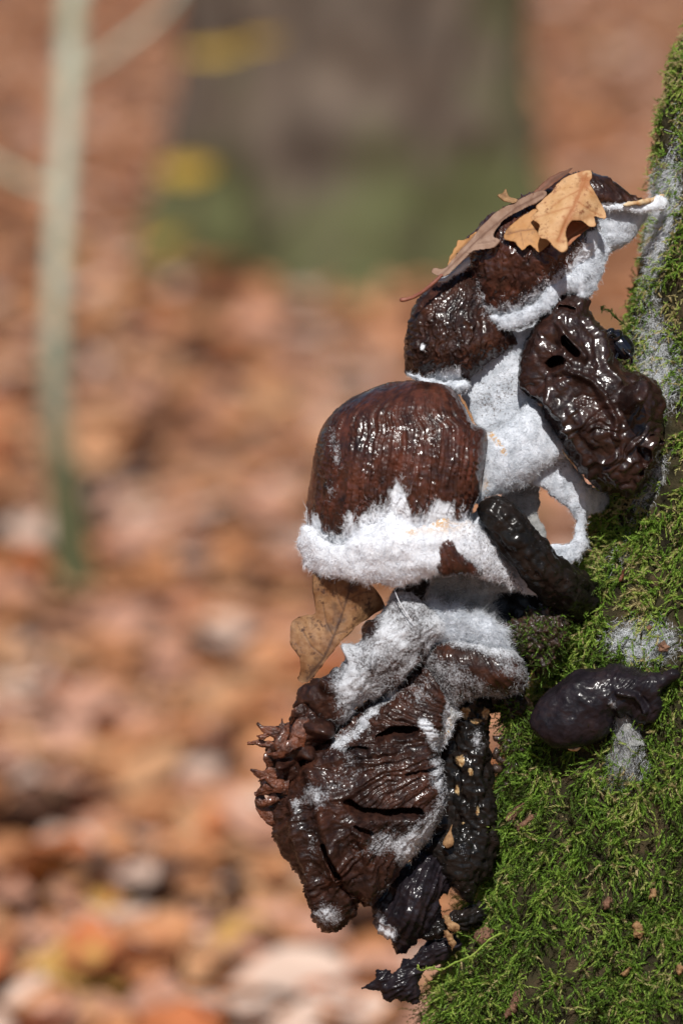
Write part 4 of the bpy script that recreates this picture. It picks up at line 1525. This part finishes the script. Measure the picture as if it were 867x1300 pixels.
# dim weft and cave under the large cap
weft('fluffy mould tangle in the hollow between the large cap and the rounded cap',
     [(520, 786), (534, 770), (558, 768), (580, 774), (604, 778), (626, 790), (640, 802), (648, 820), (640, 828), (610, 822), (580, 816), (556, 816), (540, 806)],
     lambda x, y: 60 + 0 * x, 20, lambda x, y, z, P: 0.35 + 0.5 * blob(x, y, 560, 800, 12, 8) + 0.4 * blob(x, y, 596, 802, 8, 8), n=9000, length=14, a=5, s=18, seed=6, jag=5, spread=1.2)
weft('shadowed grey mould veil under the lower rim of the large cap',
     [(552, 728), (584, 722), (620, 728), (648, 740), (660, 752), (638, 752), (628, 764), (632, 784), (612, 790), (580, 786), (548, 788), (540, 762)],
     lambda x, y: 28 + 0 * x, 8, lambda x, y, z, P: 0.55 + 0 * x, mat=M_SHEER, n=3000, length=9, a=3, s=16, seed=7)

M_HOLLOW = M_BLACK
mK = mushroom('black filler lump standing in for the deep shade of the hollow behind the lower caps', 600, 800, -10, 'mushroom', 'rotten_mushroom')  # no real mushroom: black backing added as the hollow's shade, hides the background
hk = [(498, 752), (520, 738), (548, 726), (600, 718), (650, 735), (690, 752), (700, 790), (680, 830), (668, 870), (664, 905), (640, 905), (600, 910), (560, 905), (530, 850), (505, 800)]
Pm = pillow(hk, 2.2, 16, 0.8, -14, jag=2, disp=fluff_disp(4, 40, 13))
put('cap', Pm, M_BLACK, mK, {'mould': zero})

# crumbly dark rot and dark moss at the trunk beside the caps
cr = [(628, 800), (646, 790), (664, 778), (690, 768), (716, 770), (728, 790), (716, 820), (704, 846), (690, 864), (674, 846), (662, 836), (646, 822), (634, 818)]
Pm = pillow(cr, 1.5, 34, 0.8, 28, jag=6, jsize=9, disp=lambda x, y, z, P: 6 * ridged(np.c_[x, y, z], 13, 3, 14) - 4)
ck = put('rotten_wood', Pm, M_SOIL, None)
tag(ck, 'dark crumbly rotten clump with mossy tips between stem and rounded cap', 'rotten wood')
sel = np.nonzero((Pm.front > 0) & (Pm.V0[:, 0] > 652))[0]
sel = rm.choice(sel, 620)
Pt = Pm.V[sel]
V, F, tn = shoots(Pt, Pm.N[sel], rm.uniform(10, 26, len(sel)), 6, 4.2, 1.6, 0.25, 0.8, rm, np.clip(0.28 + 0.16 * rm.normal(size=len(sel)), 0, 1))
o = build('moss', W(V), F, M_MOSS, ck, {'tone': tn}, smooth=False)
tag(o, kind='stuff')

# hanging rotten strip with moss in front of the gap (left of the trunk)
st = [(640, 885), (668, 884), (676, 905), (664, 930), (662, 960), (650, 985), (640, 1010), (632, 1030), (622, 1040), (630, 1010), (640, 975), (643, 940), (636, 912)]
Pm = pillow(st, 1.5, 20, 0.8, 0, jag=6, jsize=9, disp=lambda x, y, z, P: 5 * ridged(np.c_[x, y, z], 12, 3, 15) - 3)
sk_ = put('rotten_wood', Pm, M_SOIL, None)
tag(sk_, 'dark rotten strip with hanging moss at the right of the gap beside the black stalk', 'rotten wood')
sel = rm.choice(np.nonzero(Pm.front > 0)[0], 520)
V, F, tn = shoots(Pm.V[sel], Pm.N[sel], rm.uniform(12, 34, len(sel)), 7, 4.4, 1.5, 0.6, 0.6, rm, np.clip(0.40 + 0.18 * rm.normal(size=len(sel)), 0, 1))
o = build('moss', W(V), F, M_MOSS, sk_, {'tone': tn}, smooth=False)
tag(o, kind='stuff')
for (x, y) in ((634, 938), (629, 958), (636, 966), (641, 950), (630, 975)):
    Pq = pillow(np.c_[x + 7 * np.cos(np.arange(8) * .785), y + 6 * np.sin(np.arange(8) * .785)], 1.3, 6, 0.9, 6, jag=5, jsize=6, seed=x * .07 + y)
    put('crumb', Pq, M_SOIL, sk_)
V, F = tube([(640, 998, 8), (630, 1004, 10), (620, 1010, 10), (614, 1016, 8)], [1.2, 1.5, 1.2, .5], 6, 24)
build('strand', W(V), F, M_MOSS, sk_, {'tone': np.full(len(V), 0.35)})

# lower hanging black cap and the shred under it
mT = mushroom('black folded mushroom hanging lowest under the torn cap with a grey mouldy tip', 515, 1150, 10)
oT = [(480, 1146), (492, 1120), (510, 1098), (540, 1078), (564, 1096), (572, 1120), (560, 1140), (553, 1164), (548, 1186), (530, 1192), (518, 1204), (503, 1207), (494, 1195), (481, 1184), (477, 1165)]
Pm = pillow(oT, 1.4, 30, 0.5, 22, jag=3.5, power=1.2, disp=lambda x, y, z, P: 6 * fbm(np.c_[x, y, z], 30, 3, 16) + 4 * grooves((x + 0.4 * y) / 50, y / 90, 4.5, 23) + 2 * fbm(np.c_[x, y, z], 8, 2, 6) - 16 * blob(x, y, 525, 1150, 16, 30, 0.3))
put('cap', Pm, M_DARKCAP, mT, {'mould': lambda x, y, z, P: 0.8 * blob(x, y, 494, 1184, 16, 13, 0.6) + 0.5 * blob(x, y, 482, 1160, 8, 20)})
V, F = tube([(532, 1186, 22), (552, 1180, 24), (575, 1172, 20), (600, 1164, 4), (620, 1160, -16)], [8, 12, 10, 14, 16], 40, 80, 5, 10, seed=12, stri=3)
build('stem', W(V), F, M_BLACK, mT, {'mould': np.full(len(V), 0.15)})
mV = mushroom('black shrivelled shred of mushroom pointing left at the bottom of the cluster', 545, 1225, 10)
oV = [(459, 1254), (476, 1243), (478, 1233), (490, 1231), (498, 1238), (507, 1230), (511, 1219), (520, 1221), (532, 1206), (548, 1192), (578, 1186), (586, 1204), (560, 1222),
      (536, 1232), (532, 1248), (532, 1266), (528, 1274), (509, 1269), (492, 1267), (482, 1259)]
Pm = pillow(oV, 1.2, 15, 0.5, 14, jag=2.0, jsize=8, power=1.3, smooth_outline=False, disp=lambda x, y, z, P: 3.2 * grooves((x * 0.5 + y) / 40, (x - y) / 50, 3.6, 17) + 2.5 * fbm(np.c_[x, y, z], 12, 2, 18))
put('cap', Pm, M_DARKCAP, mV, {'mould': zero})

# ---- J: small blackish cap on the trunk
zJ = on_trunk(770, 900)
mJ = mushroom('small blackish folded mushroom cap growing from the moss on the trunk front', 790, 940, zJ)
oJ = [(670, 918), (674, 904), (687, 883), (708, 865), (729, 851), (754, 848), (779, 843), (797, 847), (816, 851), (836, 854), (856, 850), (860, 856), (858, 864), (846, 872),
      (838, 882), (841, 898), (835, 914), (820, 921), (806, 915), (795, 906), (780, 908), (778, 928), (767, 940), (748, 946), (729, 953), (708, 951), (692, 945), (677, 932)]


def dispJ(x, y, z, P):
    q = np.c_[x, y, z]
    d = 4 * fbm(q, 40, 2, 101) + 1.1 * fbm(q, 11, 3, 102)
    d = d + 7 * blob(x, y, 726, 905, 46, 38) - 9 * blob(x, y, 784, 898, 8, 12, -0.4) + 12 * blob(x, y, 816, 895, 14, 18, -0.5)
    d = d - 10 * np.exp(-(seg_dist(x, y, [(785, 880), (805, 884), (818, 905)]) / 4) ** 2) + 2.0 * grooves((x + y) / 60, (x - y) / 60, 4, 103) * (x > 770)
    return d


PJ = pillow(oJ, 1.35, 46, 0.3, lambda x, y: zJ + 12 + 0.42 * np.clip(x - 775, 0, 100), jag=1.2, disp=dispJ)
put('cap', PJ, M_DARKCAP, mJ, {'mould': lambda x, y, z, P: 0.4 * blob(x, y, 777, 893, 7, 9) + 0.16})
for o_ in ([(720, 950), (728, 950), (735, 948), (737, 950), (730, 954), (724, 953)], [(808, 914), (818, 917), (820, 919), (812, 920)]):
    Pq = pillow(o_, 1.1, 5, 0.8, zJ + 22, jag=1.5, jsize=6)
    put('pale_flesh', Pq, M_CREAM, mJ)
sj = [(780, 905), (800, 908), (812, 930), (822, 960), (832, 990), (815, 1005), (790, 1000), (768, 985), (776, 955), (784, 930)]
Pm = pillow(sj, 1.5, 16, 0.6, lambda x, y: zJ + 18 - 0.20 * (y - 905), jag=3, disp=fluff_disp(3, 14, 19), power=0.8)
put('stem', Pm, M_SHEER, mJ, {'thin': lambda x, y, z, P: 0.3 + 0 * x, 'rust': zero})
fuzz('stem_fuzz', Pm, mJ, np.ones(len(Pm.V)), 8000, 16, 0.45, 56, M_HAIRG, 0.9, comb=(0.1, 1.0, 0))

# ------------------------------------------------------------------ OAK LEAVES ON THE CLUSTER
M_L_GREY = leaf_material('weathered_oak_leaf', (0.27, 0.155, 0.10), (0.40, 0.27, 0.20), (0.14, 0.07, 0.045), spots=0.25)
M_L_TAN = leaf_material('tan_oak_leaf', (0.50, 0.27, 0.115), (0.66, 0.43, 0.23), (0.36, 0.13, 0.045), spot=(0.24, 0.09, 0.04), spots=1.0)
M_L_TAN2 = leaf_material('orange_tan_oak_leaf', (0.46, 0.22, 0.075), (0.54, 0.29, 0.115), (0.20, 0.09, 0.04), spots=0.45)
M_L_DARK = leaf_material('curled_brown_leaf', (0.14, 0.055, 0.03), (0.22, 0.09, 0.05), (0.10, 0.04, 0.02))
M_L_HANG = leaf_material('mottled_oak_leaf', (0.19, 0.080, 0.030), (0.36, 0.20, 0.095), (0.06, 0.03, 0.02), spot=(0.09, 0.04, 0.022), spots=1.3)


def oak_leaf(label, outline, zb, veins, mat, step=1.3, vw=1.1, petiole=None, pm=None, name='oak_leaf', jag=0.6, stain=0.0):
    x0 = np.mean(outline, 0)
    def vf(x, y):
        v = np.zeros(len(x))
        for k, pts in enumerate(veins):
            wv_ = vw if k == 0 else vw * 0.6
            v = np.maximum(v, np.exp(-(seg_dist(x, y, pts) / wv_) ** 2) * (1 if k == 0 else 0.7))
        return v
    P = pillow(outline, step, 0, 0, zb, jag=jag, jsize=8, sheet=True, thick=1.6,
               disp=lambda x, y, z, P: 1.1 * vf(x, y) + 1.5 * fbm(np.c_[x, y, z * 0], 22, 3, x0[0]))
    t = new_empty(name, label, 'leaf', W([[x0[0], x0[1], float(np.mean(P.V[:, 2]))]])[0])
    put('blade', P, mat, t, {'vein': lambda x, y, z, P: np.clip(np.maximum(vf(x, y), 0.55 * np.exp(-(P.h / 0.16) ** 2)) + stain * np.exp(-(seg_dist(x, y, veins[0]) / 7) ** 2) * (0.6 + 1.2 * fbm(np.c_[x, y, x * 0], 14, 3, 2)) + stain * 1.3 * sstep(0.25, 0.7, fbm(np.c_[x, y, x * 0], 24, 4, 6)), 0, 1)})
    if petiole is not None:
        V, F = tube(petiole[0], petiole[1], 10, 40, 0.5, 6)
        build('leaf_stalk', W(V), F, pm, t)
    return t


M_PET = simple_material('reddish_leaf_stalk', (0.16, 0.05, 0.035), (0.26, 0.10, 0.06), 10 * PXM, 0.5)
k1 = [(559, 351), (548, 346), (552, 340), (564, 341), (577, 326), (597, 304), (616, 282), (638, 264), (660, 252), (676, 244), (690, 242), (693, 248),
      (680, 258), (660, 267), (639, 280), (628, 293), (626, 301), (634, 305), (630, 311), (620, 316), (601, 319), (592, 326), (580, 338), (567, 350)]


def zk1(x, y):
    s = (x - 560) * 0.78 - (y - 350) * 0.62          # along
    t = (x - 560) * 0.62 + (y - 350) * 0.78          # across, down
    return 88 + 0.05 * s + 0.0 * t + 0.55 * t - 0.010 * t * t


oak_leaf('long weathered grey brown oak leaf slanting over the upper caps, stalk pointing left', k1, zk1,
         [[(559, 350), (590, 320), (620, 292), (655, 264), (688, 246)], [(600, 310), (615, 308), (628, 306)], [(628, 286), (640, 276)], [(590, 320), (596, 322)]],
         M_L_GREY, stain=0.3, petiole=([(562, 348, 92), (548, 361, 92), (534, 372, 90), (520, 379, 86), (507, 381, 84)], [2.2, 2.4, 2.3, 2.4, 3]), pm=M_PET)
k2 = [(735, 218), (749, 217), (751, 225), (748, 232), (757, 248), (769, 271), (767, 278), (754, 275), (756, 286), (749, 288), (736, 280), (725, 281), (717, 296),
      (720, 314), (713, 320), (703, 314), (694, 304), (685, 302), (682, 296), (684, 285), (673, 276), (683, 268), (681, 261), (698, 244), (706, 233), (716, 226)]


def zk2(x, y):
    return 112 + 0.45 * (y - 265) - 0.004 * (x - 715) ** 2 + 6 * np.sin((x + y) / 14) + 0.012 * np.clip(y - 285, 0, 60) ** 2


oak_leaf('bright tan lobed oak leaf draped over the top of the cluster', k2, zk2,
         [[(744, 220), (737, 240), (728, 262), (718, 282), (708, 305)], [(737, 240), (718, 250), (700, 262)], [(728, 262), (705, 268), (680, 276)], [(732, 255), (750, 268), (764, 274)], [(740, 232), (752, 246)]],
         M_L_TAN, vw=1.6, stain=0.55)
k2b = [(690, 258), (681, 263), (665, 273), (652, 283), (643, 291), (640, 303), (653, 307), (657, 312), (663, 318), (672, 311), (677, 314), (684, 320), (692, 314), (700, 306), (708, 288), (704, 270)]
oak_leaf('orange tan leaf piece tucked under the bright tan oak leaf', k2b, lambda x, y: 99 + 0.42 * (y - 285) - 0.006 * (x - 672) ** 2,
         [[(642, 298), (660, 293), (685, 290), (704, 282)], [(660, 293), (664, 312)], [(668, 292), (680, 275)]], M_L_TAN2, vw=0.9, stain=0.35)
k3 = [(676, 252), (678, 242), (690, 230), (703, 222), (715, 217), (727, 213), (718, 222), (704, 233), (690, 243), (682, 252)]
oak_leaf('dark brown curled leaf sliver sticking up behind the tan oak leaf', k3, lambda x, y: 84 + 0.5 * (y - 232) + 0.08 * (x - 700),
         [[(677, 250), (700, 230), (726, 214)]], M_L_DARK)
k4 = [(716, 298), (724, 282), (738, 282), (748, 288), (738, 296), (728, 306), (720, 312)]
oak_leaf('red brown leaf underside visible below the notch of the tan oak leaf', k4, lambda x, y: 96 + 0.3 * (y - 295), [[(718, 305), (745, 287)]],
         leaf_material('red_brown_leaf', (0.30, 0.10, 0.04), (0.36, 0.14, 0.06), (0.2, 0.08, 0.03)))
k5 = [(578, 314), (582, 306), (592, 303), (598, 297), (606, 295), (600, 304), (592, 312), (586, 318), (575, 332), (568, 336), (572, 324)]
oak_leaf('ragged orange leaf scrap poking out behind the weathered leaf', k5, lambda x, y: 74 + 0.2 * (y - 310), [[(572, 330), (602, 298)]], M_L_TAN2, jag=2)
k6 = [(632, 248), (638, 246), (642, 240), (645, 249), (652, 252), (658, 254), (652, 258), (642, 256), (636, 252)]
oak_leaf('tiny pale bud scale upright on the top edge of the weathered leaf', k6, lambda x, y: 82 + 0.4 * (y - 250), [[(634, 249), (655, 255)]], M_TAN, name='bud_scale', jag=0.4)
# white mould pad glimpsed under the weathered leaf
weft('small white mould pad under the stalk end of the weathered leaf', [(556, 356), (572, 346), (588, 330), (596, 326), (594, 338), (576, 350), (562, 358)],
     lambda x, y: 70 + 0 * x, 8, lambda x, y, z, P: 0.2 + 0 * x, n=600, length=4, a=1.5, s=9, seed=8, jag=1)

kh = [(399, 722), (398, 748), (401, 774), (395, 781), (378, 783), (370, 791), (368, 808), (371, 821), (380, 833), (381, 852), (377, 861), (384, 868), (395, 863), (408, 847),
      (429, 819), (452, 796), (476, 779), (488, 770), (482, 757), (474, 745), (462, 736), (446, 722), (420, 716)]


def zkh(x, y):
    t = (x - 433) * 0.86 + (y - 790) * 0.5
    return 72 + 0.30 * t - 0.020 * np.clip(t, 0, 80) ** 2 * 1.4 + 4 * np.sin(y / 16) + 0.05 * (790 - y)


oak_leaf('mottled brown dead oak leaf hanging under the white mouldy rim', kh, zkh,
         [[(449, 722), (446, 740), (436, 775), (423, 808), (412, 834), (390, 862)], [(423, 808), (414, 790), (410, 766)], [(412, 834), (395, 820), (384, 800)],
          [(424, 806), (440, 800), (452, 795)], [(440, 762), (460, 752), (474, 752)], [(436, 775), (428, 757), (425, 735)]], M_L_HANG, vw=1.3, stain=0.5)

# ------------------------------------------------------------------ SMALL THINGS
# glossy beetle wedged between slimy cap and trunk
zb_ = 46
bt = new_empty('beetle', 'small glossy black beetle wedged between the slimy cap and the moss', 'beetle', W([[790, 440, zb_]])[0])
k = np.linspace(0, 2 * math.pi, 17)[:-1]
cx, cy, ca, sa = 788, 438, math.cos(0.9), math.sin(0.9)
ell = lambda a, b_, ox=0, oy=0: np.c_[cx + ox + a * np.cos(k) * ca - b_ * np.sin(k) * sa, cy + oy + a * np.cos(k) * sa + b_ * np.sin(k) * ca]
Pq = pillow(ell(19, 14.5, 1, 2), 1.0, 15, 0.8, zb_, disp=lambda x, y, z, P: -0.8 * np.clip(1 - np.abs(np.sin(((x - cx) * -sa + (y - cy) * ca) * 0.75)) * 2.5, 0, 1))
put('wing_case', Pq, M_BEETLE, bt)
Pq = pillow(ell(8, 12, -8, -10), 1.0, 12, 0.8, zb_ + 5)
put('thorax', Pq, M_BEETLE, bt)
Pq = pillow(ell(5, 7, -14, -16), 1.0, 8, 0.8, zb_ + 3)
put('head', Pq, M_BEETLE, bt)
for pth in ([(782, 428, 62), (774, 424, 70), (770, 432, 68), (768, 440, 64)], [(792, 444, 62), (800, 452, 66), (802, 462, 60)], [(784, 448, 62), (780, 458, 66), (784, 468, 60)]):
    V, F = tube(pth, [2.2, 2.2, 1.6, 1.0][:len(pth)], 8, 24)
    build('leg', W(V), F, M_BEETLE, bt)

# spider thread
V, F = tube([(500, 748, 106), (508, 766, 112), (524, 791, 116)], [0.55, 0.6, 0.5], 6, 20)
o = build('thread', W(V), F, M_HAIR)
tag(o, 'single white silk thread stretched below the large cap', 'thread')

# tan seed scale hanging in the dark below the torn cap
Pq = pillow([(574, 1046), (569, 1056), (563, 1066), (562, 1073), (568, 1077), (575, 1073), (576, 1066), (573, 1056)], 1.0, 4, 0.8, 58)
o = put('seed_scale', Pq, M_TAN, None)
tag(o, 'tan teardrop seed scale dangling beside the black stalk', 'seed')

# bark chips and scraps caught in the moss
CH = [('angular reddish brown bark chip caught in the moss at the lower trunk edge', [(600, 1190), (606, 1180), (618, 1176), (627, 1180), (622, 1192), (614, 1202), (604, 1196)], M_CHIP, 10),
      ('splintered orange brown bark piece at the trunk edge near the gap', [(640, 1040), (652, 1025), (668, 1016), (680, 1012), (674, 1024), (660, 1032), (650, 1046)], M_CHIP, 10),
      ('small curled bark sliver right below the splintered bark piece', [(655, 1048), (668, 1038), (682, 1030), (684, 1034), (668, 1046), (658, 1056)], M_CHIP, 9),
      ('pale tan oval scale in the lower moss', [(823, 1136), (826, 1128), (831, 1128), (832, 1136), (828, 1142), (823, 1141)], M_TAN, 14),
      ('cream and brown crumb in the lower right moss', [(803, 1176), (808, 1168), (814, 1170), (818, 1184), (812, 1194), (806, 1188)], M_TAN, 14),
      ('thin tan twig bit lying in the moss near the bottom', [(786, 1236), (798, 1226), (801, 1229), (790, 1240)], M_TAN, 14),
      ('orange bark scrap in the moss at the very bottom', [(644, 1276), (652, 1262), (660, 1256), (661, 1268), (654, 1286), (640, 1296)], M_CHIP, 12),
      ('red brown bud scale in the moss below the slimy cap', [(785, 735), (790, 722), (793, 720), (792, 730), (787, 737)], M_FRAY, 16),
      ('upper brown bark scrap beside the black lower stem', [(563, 1162), (568, 1160), (574, 1170), (582, 1176), (580, 1182), (570, 1178), (564, 1172)], M_TAN, None),
      ('lower brown bark scrap beside the black lower stem', [(562, 1180), (568, 1180), (574, 1190), (578, 1198), (573, 1208), (570, 1198), (564, 1190)], M_TAN, None),
      ('small tan fleck in the moss by the right edge', [(856, 1232), (862, 1224), (868, 1228), (862, 1240)], M_TAN, 14),
      ('brown crumb in the moss left of the pale oval scale', [(764, 1146), (772, 1138), (778, 1142), (774, 1152), (766, 1154)], M_CHIP, 13),
      ('dark orange flake on the film above the blackish cap', [(834, 818), (842, 812), (850, 820), (846, 828), (838, 826)], M_CHIP, 10),
      ('tiny orange flake in the pale film above the blackish cap', [(819, 796), (823, 792), (827, 797), (823, 801)], M_CHIP, 10)]
for lab, ol, m, lf in CH:
    c_ = np.mean(ol, 0)
    zc_ = 42 if lf is None else on_trunk(c_[0], c_[1], lf)
    Pq = pillow(ol, 1.0, 4.5, 0.8, lambda x, y: zc_ + 0.15 * (x - c_[0]), jag=2.2, jsize=5, seed=c_[0] * 0.01, smooth_outline=False,
                disp=lambda x, y, z, P: 2.4 * fbm(np.c_[x, y, z], 9, 3, c_[1]))
    o = put('bark_chip' if m is M_CHIP else 'scale' if m is M_TAN else 'bud_scale', Pq, m, None, smooth=False)
    tag(o, lab, 'bark chip' if m is M_CHIP else 'scale')

# crooked moss stems poking out
mst = [([(792, 412, 0), (780, 402, 6), (772, 394, 8), (764, 393, 8), (764, 388, 8)], 0.22, 'thin dark mossy sprig sticking out left of the trunk above the beetle'),
       ([(640, 1184, 40), (622, 1192, 52), (600, 1212, 54), (578, 1222, 50), (560, 1231, 46), (548, 1228, 45), (534, 1232, 44), (530, 1224, 44)], 0.8, 'pale crooked moss stem reaching left over the black shred')]
for pth, tone_, lab in mst:
    V, F = tube(pth, [1.2, 1.4, 1.3, 1.2, 1.2, 1.1, 1.0, .8][:len(pth)], 8, 60, 1.2, 4)
    t = new_empty('moss_sprig', lab, 'moss', W([pth[0]])[0])
    build('stem', W(V), F, M_MOSS, t, {'tone': np.full(len(V), tone_)})
    pc = catmull(pth, 60, closed=False)[::3]
    V, F, tn = shoots(pc, np.tile([[-.3, -.3, .9]], (len(pc), 1)), np.full(len(pc), 5.0), 3, 3, 1.2, 0.1, 0.5, rm, np.full(len(pc), tone_))
    o = build('leaflets', W(V), F, M_MOSS, t, {'tone': tn}, smooth=False)
    tag(o, kind='stuff')
